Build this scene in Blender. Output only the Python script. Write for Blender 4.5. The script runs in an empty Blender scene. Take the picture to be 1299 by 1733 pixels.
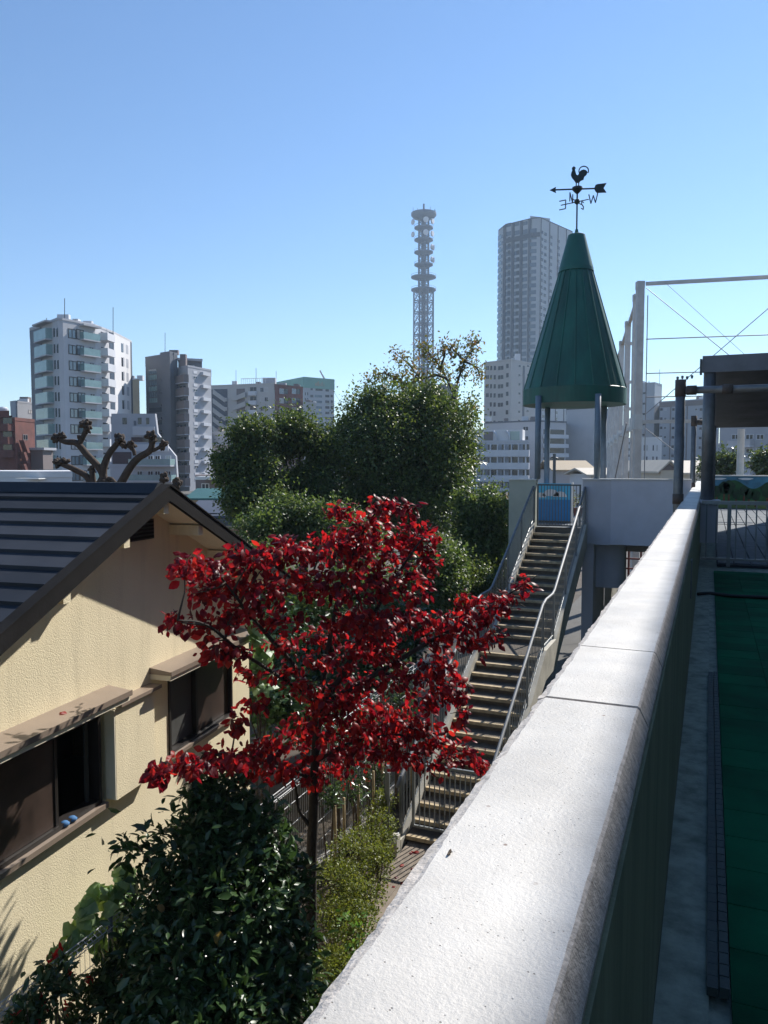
import bpy, math, random
import numpy as np
from mathutils import Vector, Matrix
random.seed(7); RNG = np.random.default_rng(11)
sc = bpy.context.scene
COL = sc.collection
# ------------------------------------------------------------------ camera
F, CX, CY, Y0 = 1302.0, 649.5, 866.5, 785.0
PITCH = math.atan((CY - Y0) / F)
TH = math.radians(22.88)          # the view looks this far left of +Y (the parapet runs along +Y)
ZC = 6.1
cd = bpy.data.cameras.new('camera'); cam = bpy.data.objects.new('camera', cd); COL.objects.link(cam)
cam.location = (0, 0, ZC); cam.rotation_euler = (math.pi/2 - PITCH, 0, TH)
cd.sensor_fit = 'VERTICAL'; cd.sensor_height = 24; cd.sensor_width = 18; cd.lens = 24 * F / 1733
cd.clip_start = 0.05; cd.clip_end = 9000
sc.camera = cam
sc.render.resolution_x = 768; sc.render.resolution_y = 1024
# ------------------------------------------------------------------ sky, sun, exposure
SUN_EL, SUN_AZ = math.radians(39.5), math.radians(18.0)     # azimuth from +Y towards +X
w = bpy.data.worlds.new('World'); sc.world = w; w.use_nodes = True
nt = w.node_tree; nt.nodes.clear()
sky = nt.nodes.new('ShaderNodeTexSky'); sky.sky_type = 'NISHITA'; sky.sun_disc = False
sky.sun_elevation = SUN_EL; sky.sun_rotation = SUN_AZ
sky.altitude = 0; sky.air_density = 1.0; sky.dust_density = 0.0; sky.ozone_density = 3.5
bg = nt.nodes.new('ShaderNodeBackground'); bg.inputs[1].default_value = 0.096
wo = nt.nodes.new('ShaderNodeOutputWorld')
hsv = nt.nodes.new('ShaderNodeHueSaturation'); hsv.inputs['Saturation'].default_value = 1.10; hsv.inputs['Hue'].default_value = .5015
nt.links.new(sky.outputs[0], hsv.inputs['Color']); nt.links.new(hsv.outputs[0], bg.inputs[0]); nt.links.new(bg.outputs[0], wo.inputs[0])
sd = bpy.data.lights.new('sun', 'SUN'); sd.energy = 4.6; sd.angle = math.radians(0.53); sd.color = (1.0, .955, .89)
sun = bpy.data.objects.new('sun', sd); COL.objects.link(sun)
SD = Vector((math.sin(SUN_AZ)*math.cos(SUN_EL), math.cos(SUN_AZ)*math.cos(SUN_EL), math.sin(SUN_EL)))
sun.rotation_euler = SD.to_track_quat('Z', 'Y').to_euler(); sun.location = (20, 60, 60)
sc.view_settings.view_transform = 'Standard'; sc.view_settings.look = 'None'
sc.view_settings.exposure = 0.75; sc.view_settings.gamma = 1.0
sc.render.engine = 'CYCLES'

# ------------------------------------------------------------------ pixel -> place helpers
cT, sT, cP, sP = math.cos(TH), math.sin(TH), math.cos(PITCH), math.sin(PITCH)
def ray(px, py):
    x = (px - CX)/F; y = (CY - py)/F
    f = cP + y*sP; u = -sP + y*cP
    return Vector((x*cT - f*sT, x*sT + f*cT, u)), f
def at(px, py, D):                      # point at forward distance D
    r, f = ray(px, py); return Vector((0, 0, ZC)) + r*(D/f)
def onx(px, py, X):
    r, f = ray(px, py); return Vector((0, 0, ZC)) + r*(X/r.x)
def ony(px, py, Y):
    r, f = ray(px, py); return Vector((0, 0, ZC)) + r*(Y/r.y)
def onz(px, py, z):
    r, f = ray(px, py); return Vector((0, 0, ZC)) + r*((z - ZC)/r.z)
def zat(py, D): return at(CX, py, D).z
def pl(px, D, py=Y0):
    p = at(px, py, D); return (p.x, p.y)
VR = Vector((cT, sT, 0)); VF = Vector((-sT, cT, 0))

# ------------------------------------------------------------------ mesh helpers
class MB:
    def __init__(s): s.v = []; s.f = []; s.m = []; s.cur = 0
    def add(s, vs, fs, m=None):
        o = len(s.v); s.v += [tuple(v) for v in vs]; s.f += [tuple(i + o for i in f) for f in fs]
        s.m += [s.cur if m is None else m]*len(fs); return s
    def box(s, x0, x1, y0, y1, z0, z1, m=None):
        return s.add([(x0,y0,z0),(x1,y0,z0),(x1,y1,z0),(x0,y1,z0),(x0,y0,z1),(x1,y0,z1),(x1,y1,z1),(x0,y1,z1)],
                     [(0,3,2,1),(4,5,6,7),(0,1,5,4),(1,2,6,5),(2,3,7,6),(3,0,4,7)], m)
    def obox(s, o, a, b, c, m=None):    # corner o, edge vectors a,b,c (right handed)
        o, a, b, c = map(Vector, (o, a, b, c))
        return s.add([o, o+a, o+a+b, o+b, o+c, o+a+c, o+a+b+c, o+b+c],
                     [(0,3,2,1),(4,5,6,7),(0,1,5,4),(1,2,6,5),(2,3,7,6),(3,0,4,7)], m)
    def tube(s, pts, rs, n=8, cap=True, m=None):
        pts = [Vector(p) for p in pts]
        if not isinstance(rs, (list, tuple)): rs = [rs]*len(pts)
        vs = []; ref = None
        for i, p in enumerate(pts):
            t = (pts[min(i+1, len(pts)-1)] - pts[max(i-1, 0)]).normalized()
            if ref is None: ref = Vector((0,0,1)) if abs(t.z) < .9 else Vector((1,0,0))
            a = (ref - t*ref.dot(t)).normalized(); b = t.cross(a); ref = a
            for k in range(n):
                an = 2*math.pi*k/n; vs.append(p + (a*math.cos(an) + b*math.sin(an))*rs[i])
        fs = [(i*n+k, i*n+(k+1) % n, (i+1)*n+(k+1) % n, (i+1)*n+k) for i in range(len(pts)-1) for k in range(n)]
        if cap: fs += [tuple(range(n-1, -1, -1)), tuple((len(pts)-1)*n + k for k in range(n))]
        return s.add(vs, fs, m)
    def prism(s, poly, ext, m=None):    # planar polygon (3D points), extruded by vector
        poly = [Vector(p) for p in poly]; ext = Vector(ext); n = len(poly)
        nr = Vector((0,0,0))
        for i in range(n): nr += poly[i].cross(poly[(i+1) % n])
        if nr.dot(ext) > 0: poly = poly[::-1]
        vs = poly + [p + ext for p in poly]
        fs = [tuple(range(n)), tuple(range(2*n-1, n-1, -1))] + [(i, i+n, (i+1) % n + n, (i+1) % n) for i in range(n)]
        return s.add(vs, fs, m)
    def lathe(s, prof, c, n=32, m=None):
        vs = [(c[0]+r*math.cos(2*math.pi*k/n), c[1]+r*math.sin(2*math.pi*k/n), z) for r, z in prof for k in range(n)]
        fs = [(i*n+k, i*n+(k+1) % n, (i+1)*n+(k+1) % n, (i+1)*n+k) for i in range(len(prof)-1) for k in range(n)]
        fs += [tuple(range(n-1, -1, -1)), tuple((len(prof)-1)*n + k for k in range(n))]
        return s.add(vs, fs, m)
    def mesh(s, name, mats, smooth=False):
        me = bpy.data.meshes.new(name); me.from_pydata(s.v, [], s.f)
        if not isinstance(mats, (list, tuple)): mats = [mats]
        for mt in mats: me.materials.append(mt)
        if len(mats) > 1: me.polygons.foreach_set('material_index', s.m)
        if smooth: me.polygons.foreach_set('use_smooth', [True]*len(me.polygons))
        me.update(); return me

def root_loc(o):
    return o.location if o.parent is None else None
def link(name, me, parent=None, loc=None):
    o = bpy.data.objects.new(name, me); COL.objects.link(o)
    if parent is not None:
        o.parent = parent
        if parent.parent is None:
            o.location = (Vector(loc) if loc is not None else Vector((0,0,0))) - parent.location
        elif loc is not None:
            o.location = Vector(loc) - parent.location - parent.parent.location
    elif loc is not None: o.location = loc
    return o
def part(name, mb, mat, parent=None, smooth=False):
    return link(name, mb.mesh(name, mat, smooth), parent)
def tag(o, label=None, cat=None, group=None, kind=None):
    if label: o['label'] = label
    if cat: o['category'] = cat
    if group: o['group'] = group
    if kind: o['kind'] = kind
    return o
def thing(name, label, cat, loc=(0,0,0), group=None):
    o = bpy.data.objects.new(name, None); COL.objects.link(o); o.location = loc; o.empty_display_size = .2
    return tag(o, label, cat, group)
def struct(name, mb, mat, smooth=False):
    return tag(part(name, mb, mat, None, smooth), kind='structure')
def inst(name, me, parent, loc, rot=None, scale=None):
    o = link(name, me, parent, loc)
    if rot is not None: o.rotation_euler = rot
    if scale is not None: o.scale = scale
    return o

# ------------------------------------------------------------------ materials
def nodes(name):
    m = bpy.data.materials.new(name); m.use_nodes = True
    t = m.node_tree; b = t.nodes['Principled BSDF']; return m, t, b
def mat(name, col, rough=.7, var=.15, scale=3.0, bump=0.0, bscale=None, metal=0.0, spec=.5, col2=None, detail=4, coat=0, stretch=None, bdist=.01, objvar=0):
    m, t, b = nodes(name); N = t.nodes.new; L = t.links.new
    g = N('ShaderNodeNewGeometry'); pos = g.outputs['Position']
    if stretch:
        mp = N('ShaderNodeMapping'); mp.inputs['Scale'].default_value = stretch; L(pos, mp.inputs[0]); pos = mp.outputs[0]
    n = N('ShaderNodeTexNoise'); n.inputs['Scale'].default_value = scale; n.inputs['Detail'].default_value = detail
    n.inputs['Roughness'].default_value = .62; L(pos, n.inputs['Vector'])
    r = N('ShaderNodeMapRange'); r.inputs[1].default_value = .3; r.inputs[2].default_value = .7; L(n.outputs[0], r.inputs[0])
    mx = N('ShaderNodeMix'); mx.data_type = 'RGBA'; L(r.outputs[0], mx.inputs[0])
    c2 = col2 if col2 else tuple(min(1, c*(1+var)) for c in col)
    c1 = col if col2 else tuple(c*(1-var) for c in col)
    mx.inputs[6].default_value = (*c1, 1); mx.inputs[7].default_value = (*c2, 1)
    if objvar:
        oi = N('ShaderNodeObjectInfo'); ov = N('ShaderNodeMapRange'); ov.inputs[3].default_value = 1-objvar; ov.inputs[4].default_value = 1+objvar; L(oi.outputs['Random'], ov.inputs[0])
        hv = N('ShaderNodeHueSaturation'); L(ov.outputs[0], hv.inputs['Value']); L(mx.outputs[2], hv.inputs['Color']); L(hv.outputs[0], b.inputs['Base Color'])
    else: L(mx.outputs[2], b.inputs['Base Color'])
    rr = N('ShaderNodeMapRange'); rr.inputs[3].default_value = max(.03, rough-.1); rr.inputs[4].default_value = min(1, rough+.1)
    L(n.outputs[0], rr.inputs[0]); L(rr.outputs[0], b.inputs['Roughness'])
    b.inputs['Metallic'].default_value = metal; b.inputs['Specular IOR Level'].default_value = spec
    if coat: b.inputs['Coat Weight'].default_value = coat; b.inputs['Coat Roughness'].default_value = .15
    if bump:
        n2 = N('ShaderNodeTexNoise'); n2.inputs['Scale'].default_value = bscale or scale*8; n2.inputs['Detail'].default_value = 5
        L(pos, n2.inputs['Vector'])
        bp = N('ShaderNodeBump'); bp.inputs['Strength'].default_value = bump; bp.inputs['Distance'].default_value = bdist
        L(n2.outputs[0], bp.inputs['Height']); L(bp.outputs[0], b.inputs['Normal'])
    return m
def leafmat(name, cols, rough=.4, trans=.35, spec=.5, tcol=None):
    """leaf colour picked per leaf: random per mesh island plus random per object"""
    m, t, b = nodes(name); N = t.nodes.new; L = t.links.new
    g = N('ShaderNodeNewGeometry'); oi = N('ShaderNodeObjectInfo')
    a = N('ShaderNodeMath'); a.operation = 'ADD'; L(g.outputs['Random Per Island'], a.inputs[0]); L(oi.outputs['Random'], a.inputs[1])
    fr = N('ShaderNodeMath'); fr.operation = 'FRACT'; L(a.outputs[0], fr.inputs[0])
    rp = N('ShaderNodeValToRGB'); L(fr.outputs[0], rp.inputs[0])
    el = rp.color_ramp.elements
    while len(el) < len(cols): el.new(.5)
    for i, c in enumerate(cols): el[i].position = i/(len(cols)-1); el[i].color = (*c, 1)
    L(rp.outputs[0], b.inputs['Base Color']); b.inputs['Roughness'].default_value = rough
    b.inputs['Specular IOR Level'].default_value = spec
    tr = N('ShaderNodeBsdfTranslucent')
    hs = N('ShaderNodeMix'); hs.data_type = 'RGBA'; hs.blend_type = 'MULTIPLY'; hs.inputs[0].default_value = 1
    L(rp.outputs[0], hs.inputs[6]); hs.inputs[7].default_value = (*(tcol or (1.6, 1.5, .9)), 1)
    L(hs.outputs[2], tr.inputs[0])
    mix = N('ShaderNodeMixShader'); mix.inputs[0].default_value = trans
    L(b.outputs[0], mix.inputs[1]); L(tr.outputs[0], mix.inputs[2])
    L(mix.outputs[0], t.nodes['Material Output'].inputs[0])
    return m
def glassmat(name, col, rough=.08, spec=.8, metal=0.0, var=.2, scale=.35):
    return mat(name, col, rough=rough, var=var, scale=scale, spec=spec, metal=metal)

M = {}
def add(n, *a, **k): M[n] = mat(n, *a, **k)
add('ground', (.10,.095,.085), .95, .25, .8, .4, 30)
add('soil', (.075,.058,.042), .95, .4, 3, .8, 40)
add('paint_white', (.60,.59,.575), .46, .10, 3.0, .55, 120, spec=.5, detail=8, bdist=.004)
add('bare_concrete', (.47,.43,.39), .95, .35, 45, .5, 160, detail=8, bdist=.006)
add('inner_wall', (.14,.16,.10), .85, .25, 3.5, .3, 60, stretch=(1,1.6,.22), col2=(.25,.28,.18), detail=9)
add('gutter', (.17,.21,.175), .9, .3, 9, .5, 70, detail=10, col2=(.40,.47,.41), spec=.2)
add('mat_green', (.004,.10,.045), .9, .4, 1.7, .4, 160, detail=8, objvar=.2, spec=.15)
add('edging', (.05,.075,.075), .7, .3, 8, .2)
add('black', (.012,.012,.014), .6, .2, 8)
add('metal_grey', (.20,.215,.22), .42, .15, 6, spec=.5, metal=.3)
add('metal_dark', (.07,.08,.085), .5, .2, 5, metal=.2)
add('galv', (.20,.21,.22), .6, .2, 6, metal=.25)
add('steel_pole', (.16,.17,.18), .45, .25, 5, metal=.4)
add('fence_white', (.50,.51,.52), .45, .1, 5)
add('rust', (.09,.07,.06), .8, .3, 8)
add('corr_dark', (.17,.175,.19), .6, .2, 2)
add('wall_grey', (.50,.50,.55), .85, .10, 1.5, .25, 25)
add('wall_grey_b', (.57,.57,.63), .85, .08, 1.5, .25, 25)
add('wall_green', (.38,.40,.34), .85, .15, 1.2, .25, 25)
add('cap_white', (.62,.62,.60), .7, .1, 3)
add('stair_concrete', (.135,.112,.085), .9, .3, 5, .4, 60)
add('nosing', (.46,.36,.22), .85, .35, 9, .3, 70)
add('stringer', (.47,.445,.38), .85, .18, 2.5, .3, 50)
add('blue_board', (.006,.16,.40), .5, .15, 2)
add('blue_light', (.05,.33,.52), .5, .15, 2)
add('turret_green', (.010,.105,.075), .5, .3, 2.2, spec=.5, objvar=.22, stretch=(1,1,.25))
add('turret_sleeve', (.012,.115,.085), .48, .15, 1.6)
add('soffit_tan', (.38,.30,.22), .8, .1, 3)
add('post_blue', (.17,.22,.27), .5, .15, 4)
add('vane', (.012,.025,.028), .5, .2, 6, metal=.3)
add('net_white', (.56,.53,.50), .6, .15, 2)
add('wire', (.22,.22,.23), .5, .1, 4, metal=.3)
add('red_steel', (.16,.035,.03), .6, .2, 4)
add('roof_metal', (.024,.027,.034), .6, .35, 1.2, .12, 14, spec=.22, objvar=.35)
add('barge', (.020,.019,.019), .9, .2, 4, .2, spec=.08)
add('soffit', (.78,.71,.55), .85, .05, 3)
add('awning', (.26,.205,.16), .38, .10, 2, spec=.5)
add('frame_dark', (.022,.018,.016), .45, .2, 5)
add('shutter_brown', (.050,.033,.026), .42, .5, 2.2, detail=7)
add('screen', (.075,.075,.07), .6, .1, 4)
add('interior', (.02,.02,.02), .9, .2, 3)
add('bark', (.075,.055,.04), .9, .35, 9, .8, 45)
add('bark_dark', (.028,.022,.018), .9, .4, 9, .8, 45)
add('bark_plane', (.055,.037,.026), .9, .4, 6, 1.0, 30)
add('stake', (.30,.225,.12), .8, .25, 8)
add('plank', (.20,.165,.13), .9, .3, 6, .3, 60)
add('kerb', (.33,.31,.27), .9, .25, 5, .3, 60)
add('paver', (.17,.185,.20), .85, .18, 4, .2, 40, spec=.15)
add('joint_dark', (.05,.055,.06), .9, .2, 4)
add('mural_sky', (.04,.16,.26), .6, .35, 3); add('mural_hill', (.010,.075,.02), .6, .5, 2.5); add('mural_hill_b', (.02,.10,.03), .6, .5, 4)
add('mural_tree', (.006,.035,.012), .6, .6, 9); add('mural_trunk', (.12,.04,.02), .6, .2, 5); add('mural_field', (.12,.19,.07), .6, .25, 2); add('mural_cloud', (.6,.65,.7), .6, .1, 2)
add('bin', (.30,.26,.27), .5, .1, 3)
add('cloth_blue', (.05,.16,.35), .8, .3, 20)
# far buildings
add('b_white', (.44,.44,.46), .8, .06, .25); add('b_white_sun', (.62,.61,.61), .8, .05, .25)  # b_white_sun: the same white with sunlight put into its colour
add('b_slate', (.085,.10,.125), .6, .12, .3); add('b_grey', (.33,.34,.37), .8, .06, .3); add('b_grey_d', (.10,.11,.13), .55, .12, .2)
add('b_cream', (.43,.41,.39), .8, .06, .3); add('b_red', (.16,.055,.04), .8, .12, .4); add('b_green', (.13,.33,.26), .7, .08, .2)
add('b_panel', (.54,.55,.58), .7, .05, .4); add('b_brown', (.16,.13,.125), .7, .1, .4); add('b_tan', (.36,.28,.18), .8, .1, .3)
add('b_brick', (.13,.045,.035), .85, .3, .8, .3, 3); add('b_peach', (.50,.36,.28), .8, .08, .4)
add('b_tower', (.075,.095,.14), .7, .1, .05); add('b_hi', (.36,.375,.40), .6, .06, .1); add('b_hi_dark', (.05,.06,.085), .5, .1, .1)
add('b_roof_dark', (.05,.06,.085), .6, .2, .5); add('b_roof_teal', (.012,.085,.08), .6, .15, .6); add('b_roof_cream', (.55,.49,.40), .8, .1, .6)
add('dish', (.62,.60,.62), .6, .05, 1); add('crane', (.45,.30,.28), .7, .1, .5)
M['glass'] = glassmat('glass', (.025,.035,.045), .08, .6)
M['glass_sky'] = glassmat('glass_sky', (.12,.17,.20), .06, 1.0)
M['glass_mint'] = glassmat('glass_mint', (.20,.31,.31), .12, .7, var=.2)
M['glass_hi'] = glassmat('glass_hi', (.09,.115,.15), .12, .6)
M['glass_dark'] = glassmat('glass_dark', (.018,.022,.028), .1, .5)
M['glass_hi_dark'] = glassmat('glass_hi_dark', (.022,.025,.032), .15, .4)
# leaves
M['leaf_red'] = leafmat('leaf_red', [(.05,.004,.010),(.12,.006,.014),(.20,.008,.016),(.29,.012,.018),(.36,.03,.018),(.26,.018,.018),(.16,.007,.015),(.09,.005,.013)], .45, .5, .4, (1.9,1.1,1.1))
M['leaf_dark'] = leafmat('leaf_dark', [(.018,.042,.013),(.034,.074,.022),(.058,.11,.035),(.026,.06,.02)], .33, .22, .5)
M['leaf_dry'] = leafmat('leaf_dry', [(.24,.16,.06),(.20,.14,.035),(.28,.17,.08)], .6, .4)
M['leaf_azalea'] = leafmat('leaf_azalea', [(.07,.105,.018),(.13,.17,.03),(.20,.22,.045),(.10,.13,.025)], .5, .4)
M['leaf_vine'] = leafmat('leaf_vine', [(.11,.21,.08),(.19,.31,.13),(.27,.38,.19),(.15,.26,.11)], .45, .4)
M['leaf_phot'] = leafmat('leaf_phot', [(.025,.055,.02),(.06,.11,.04),(.10,.15,.07),(.035,.07,.025)], .25, .3, .6)
M['leaf_photred'] = leafmat('leaf_photred', [(.30,.015,.012),(.42,.03,.02),(.22,.012,.012)], .3, .45, .5, (1.8,1.1,1.1))
M['leaf_camphor'] = leafmat('leaf_camphor', [(.030,.060,.016),(.060,.100,.026),(.105,.150,.038),(.16,.20,.055)], .42, .38, .4)
M['leaf_camphor_l'] = leafmat('leaf_camphor_l', [(.035,.06,.016),(.065,.10,.024),(.10,.135,.035),(.05,.08,.022)], .28, .35, .6)
M['leaf_autumn'] = leafmat('leaf_autumn', [(.09,.10,.025),(.15,.14,.035),(.20,.10,.045),(.08,.12,.03),(.13,.14,.035)], .45, .45)
M['leaf_shrub'] = leafmat('leaf_shrub', [(.04,.08,.024),(.09,.14,.04),(.15,.20,.07)], .42, .42, .45)
M['leaf_shrub_y'] = leafmat('leaf_shrub_y', [(.08,.11,.022),(.15,.16,.035),(.22,.16,.04),(.10,.13,.035)], .4, .45, .5)

def worn_paint(name, col):
    m, t, b = nodes(name); N = t.nodes.new; L = t.links.new
    g = N('ShaderNodeNewGeometry'); pos = g.outputs['Position']
    def noise(sc_, d, vec=pos):
        n = N('ShaderNodeTexNoise'); n.inputs['Scale'].default_value = sc_; n.inputs['Detail'].default_value = d; n.inputs['Roughness'].default_value = .65; L(vec, n.inputs['Vector']); return n.outputs[0]
    def rng(v, a, b_, c=0, d=1):
        r = N('ShaderNodeMapRange'); r.inputs[1].default_value = a; r.inputs[2].default_value = b_; r.inputs[3].default_value = c; r.inputs[4].default_value = d; L(v, r.inputs[0]); return r.outputs[0]
    def mix(f, a, b_):
        x = N('ShaderNodeMix'); x.data_type = 'RGBA'; L(f, x.inputs[0])
        for s_, v in ((6, a), (7, b_)):
            if isinstance(v, tuple): x.inputs[s_].default_value = (*v, 1)
            else: L(v, x.inputs[s_])
        return x.outputs[2]
    c = mix(rng(noise(2.2, 6), .35, .7), tuple(k*.74 for k in col), tuple(min(1,k*1.08) for k in col))
    mp = N('ShaderNodeMapping'); mp.inputs['Scale'].default_value = (1, .12, 1); mp.inputs['Rotation'].default_value = (0, 0, .5); L(pos, mp.inputs[0])
    c = mix(rng(noise(38, 5, mp.outputs[0]), .58, .75, 0, .5), c, (.40,.38,.35))
    c = mix(rng(noise(5.5, 9), .54, .70, 0, .45), c, (.40,.375,.34))
    v = N('ShaderNodeTexVoronoi'); v.inputs['Scale'].default_value = 95; L(pos, v.inputs['Vector'])
    dots = N('ShaderNodeMath'); dots.operation = 'MULTIPLY'; L(rng(v.outputs['Distance'], .10, .16, 1, 0), dots.inputs[0]); L(rng(noise(26, 3), .50, .60), dots.inputs[1])
    c = mix(dots.outputs[0], c, (.16,.14,.12))
    v2 = N('ShaderNodeTexVoronoi'); v2.inputs['Scale'].default_value = 16; L(pos, v2.inputs['Vector'])
    d2 = N('ShaderNodeMath'); d2.operation = 'MULTIPLY'; L(rng(v2.outputs['Distance'], .05, .08, 1, 0), d2.inputs[0]); L(rng(noise(7, 2), .52, .60), d2.inputs[1])
    c = mix(d2.outputs[0], c, (.18,.12,.09))
    L(c, b.inputs['Base Color']); L(rng(noise(9, 6), .3, .7, .40, .62), b.inputs['Roughness']); b.inputs['Specular IOR Level'].default_value = .55
    bp = N('ShaderNodeBump'); bp.inputs['Strength'].default_value = .5; bp.inputs['Distance'].default_value = .0035
    h = N('ShaderNodeMath'); h.operation = 'SUBTRACT'; L(noise(150, 5), h.inputs[0]); L(dots.outputs[0], h.inputs[1]); L(h.outputs[0], bp.inputs['Height']); L(bp.outputs[0], b.inputs['Normal'])
    return m
M['paint_white'] = worn_paint('worn_paint', (.55,.525,.485))
# stucco: coarse blown grain
def stucco(name, col):
    m, t, b = nodes(name); N = t.nodes.new; L = t.links.new
    g = N('ShaderNodeNewGeometry')
    v = N('ShaderNodeTexVoronoi'); v.inputs['Scale'].default_value = 85; v.feature = 'SMOOTH_F1'; L(g.outputs['Position'], v.inputs['Vector'])
    n = N('ShaderNodeTexNoise'); n.inputs['Scale'].default_value = 85; n.inputs['Detail'].default_value = 4; L(g.outputs['Position'], n.inputs['Vector'])
    s = N('ShaderNodeMath'); s.operation = 'SUBTRACT'; L(n.outputs[0], s.inputs[0]); L(v.outputs['Distance'], s.inputs[1])
    bp = N('ShaderNodeBump'); bp.inputs['Strength'].default_value = .5; bp.inputs['Distance'].default_value = .005
    L(s.outputs[0], bp.inputs['Height']); L(bp.outputs[0], b.inputs['Normal'])
    n2 = N('ShaderNodeTexNoise'); n2.inputs['Scale'].default_value = 1.3; n2.inputs['Detail'].default_value = 6; L(g.outputs['Position'], n2.inputs['Vector'])
    mx = N('ShaderNodeMix'); mx.data_type = 'RGBA'; L(n2.outputs[0], mx.inputs[0])
    mx.inputs[6].default_value = (*[c*.86 for c in col], 1); mx.inputs[7].default_value = (*[min(1, c*1.08) for c in col], 1)
    mp = N('ShaderNodeMapping'); mp.inputs['Scale'].default_value = (3.2, 3.2, .35); L(g.outputs['Position'], mp.inputs[0])
    n3 = N('ShaderNodeTexNoise'); n3.inputs['Scale'].default_value = 1.6; n3.inputs['Detail'].default_value = 7; n3.inputs['Roughness'].default_value = .7; L(mp.outputs[0], n3.inputs['Vector'])
    r3 = N('ShaderNodeMapRange'); r3.inputs[1].default_value = .50; r3.inputs[2].default_value = .78; r3.inputs[4].default_value = .55; L(n3.outputs[0], r3.inputs[0])
    m3 = N('ShaderNodeMix'); m3.data_type = 'RGBA'; L(r3.outputs[0], m3.inputs[0]); L(mx.outputs[2], m3.inputs[6]); m3.inputs[7].default_value = (*[c*.66 for c in col], 1)
    L(m3.outputs[2], b.inputs['Base Color']); b.inputs['Roughness'].default_value = .92; b.inputs['Specular IOR Level'].default_value = .06
    return m
M['stucco'] = stucco('stucco', (.86, .755, .525))

# ------------------------------------------------------------------ leaves
def T_broad():
    ts = [.22, .5, .78]; hw = [.25, .36, .24]; vs = [(0,0,0)]
    for t, h in zip(ts, hw):
        z = -.22*t*t; vs += [(t, h, z-.10), (t, 0, z+.03), (t, -h, z-.10)]
    vs.append((1.05, 0, -.34))
    f = [(0,2,1),(0,3,2)]
    for k in range(2):
        a = 1+3*k; f += [(a,a+1,a+4,a+3),(a+1,a+2,a+5,a+4)]
    f += [(7,8,10),(8,9,10)]
    return np.array(vs, float), f
def T_small(wd=.26):
    return np.array([(0,0,0),(.5,wd,.04),(.5,0,-.03),(1,0,-.12),(.5,-wd,.04)], float), [(0,2,1),(1,2,3),(0,4,2),(4,3,2)]
def T_two(wd=.3):
    return np.array([(0,0,0),(.5,wd,.06),(1,0,-.08),(.5,-wd,.06)], float), [(0,2,1),(0,3,2)]
def unit(a): return a/np.maximum(np.linalg.norm(a, axis=1, keepdims=True), 1e-9)
def frames(axis, nrm):
    x = unit(axis); z = unit(nrm - x*np.sum(nrm*x, 1, keepdims=True)); y = np.cross(z, x); return x, y, z
def leaf_mass(name, parent, mt, P, axis, nrm, size, tm, kind='stuff'):
    tv, tf = tm; x, y, z = frames(axis, nrm); n = len(P); k = len(tv)
    V = (P[:,None,:] + size[:,None,None]*(tv[None,:,0:1]*x[:,None,:] + tv[None,:,1:2]*y[:,None,:] + tv[None,:,2:3]*z[:,None,:])).reshape(-1, 3)
    off = (np.arange(n)*k)
    loops = []; starts = []; c = 0; lens = [len(f) for f in tf]
    pat = np.concatenate([np.array(f) for f in tf]); per = len(pat)
    loops = (off[:,None] + pat[None,:]).ravel()
    ls = np.concatenate([[0], np.cumsum(lens)[:-1]]); starts = (np.arange(n)[:,None]*per + ls[None,:]).ravel()
    me = bpy.data.meshes.new(name); me.vertices.add(len(V)); me.vertices.foreach_set('co', V.ravel().astype(np.float32))
    me.loops.add(len(loops)); me.loops.foreach_set('vertex_index', loops.astype(np.int32))
    me.polygons.add(len(starts)); me.polygons.foreach_set('loop_start', starts.astype(np.int32))
    me.materials.append(mt); me.update(calc_edges=True)
    o = link(name, me, parent)
    if kind: o['kind'] = kind
    return o
LEAFME = {}
def leaf_objects(name, parent, mt, P, axis, nrm, size, tm, key):
    if key not in LEAFME:
        me = bpy.data.meshes.new(name); me.from_pydata([tuple(v) for v in tm[0]], [], tm[1]); me.materials.append(mt); LEAFME[key] = me
    x, y, z = frames(axis, nrm)
    for i in range(len(P)):
        o = bpy.data.objects.new(name, LEAFME[key]); COL.objects.link(o); o.parent = parent
        s = size[i]
        m = Matrix(((x[i][0]*s, y[i][0]*s, z[i][0]*s, P[i][0]-parent.location.x), (x[i][1]*s, y[i][1]*s, z[i][1]*s, P[i][1]-parent.location.y),
                    (x[i][2]*s, y[i][2]*s, z[i][2]*s, P[i][2]-parent.location.z), (0,0,0,1)))
        o.matrix_local = m
def split_leaves(parent, mt, P, axis, nrm, size, tm, key, n=300, big='leaf', rest='foliage', score=None):
    d = np.linalg.norm(P - np.array([0,0,ZC]), axis=1) if score is None else score
    idx = np.argsort(d); a = idx[:n]; b = idx[n:]
    leaf_objects(big, parent, mt, P[a], axis[a], nrm[a], size[a], tm, key)
    if len(b): leaf_mass(rest, parent, mt, P[b], axis[b], nrm[b], size[b], tm)
def rnd(n, s=1.0): return RNG.normal(0, s, (n, 3))
def holes(P, s):
    a = np.sin(P[:,0]*s+1.3*np.sin(P[:,2]*s*.9))*np.sin(P[:,1]*s*1.1+np.sin(P[:,0]*s*.7))*np.sin(P[:,2]*s*1.2+.8*np.sin(P[:,1]*s))
    return a
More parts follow.
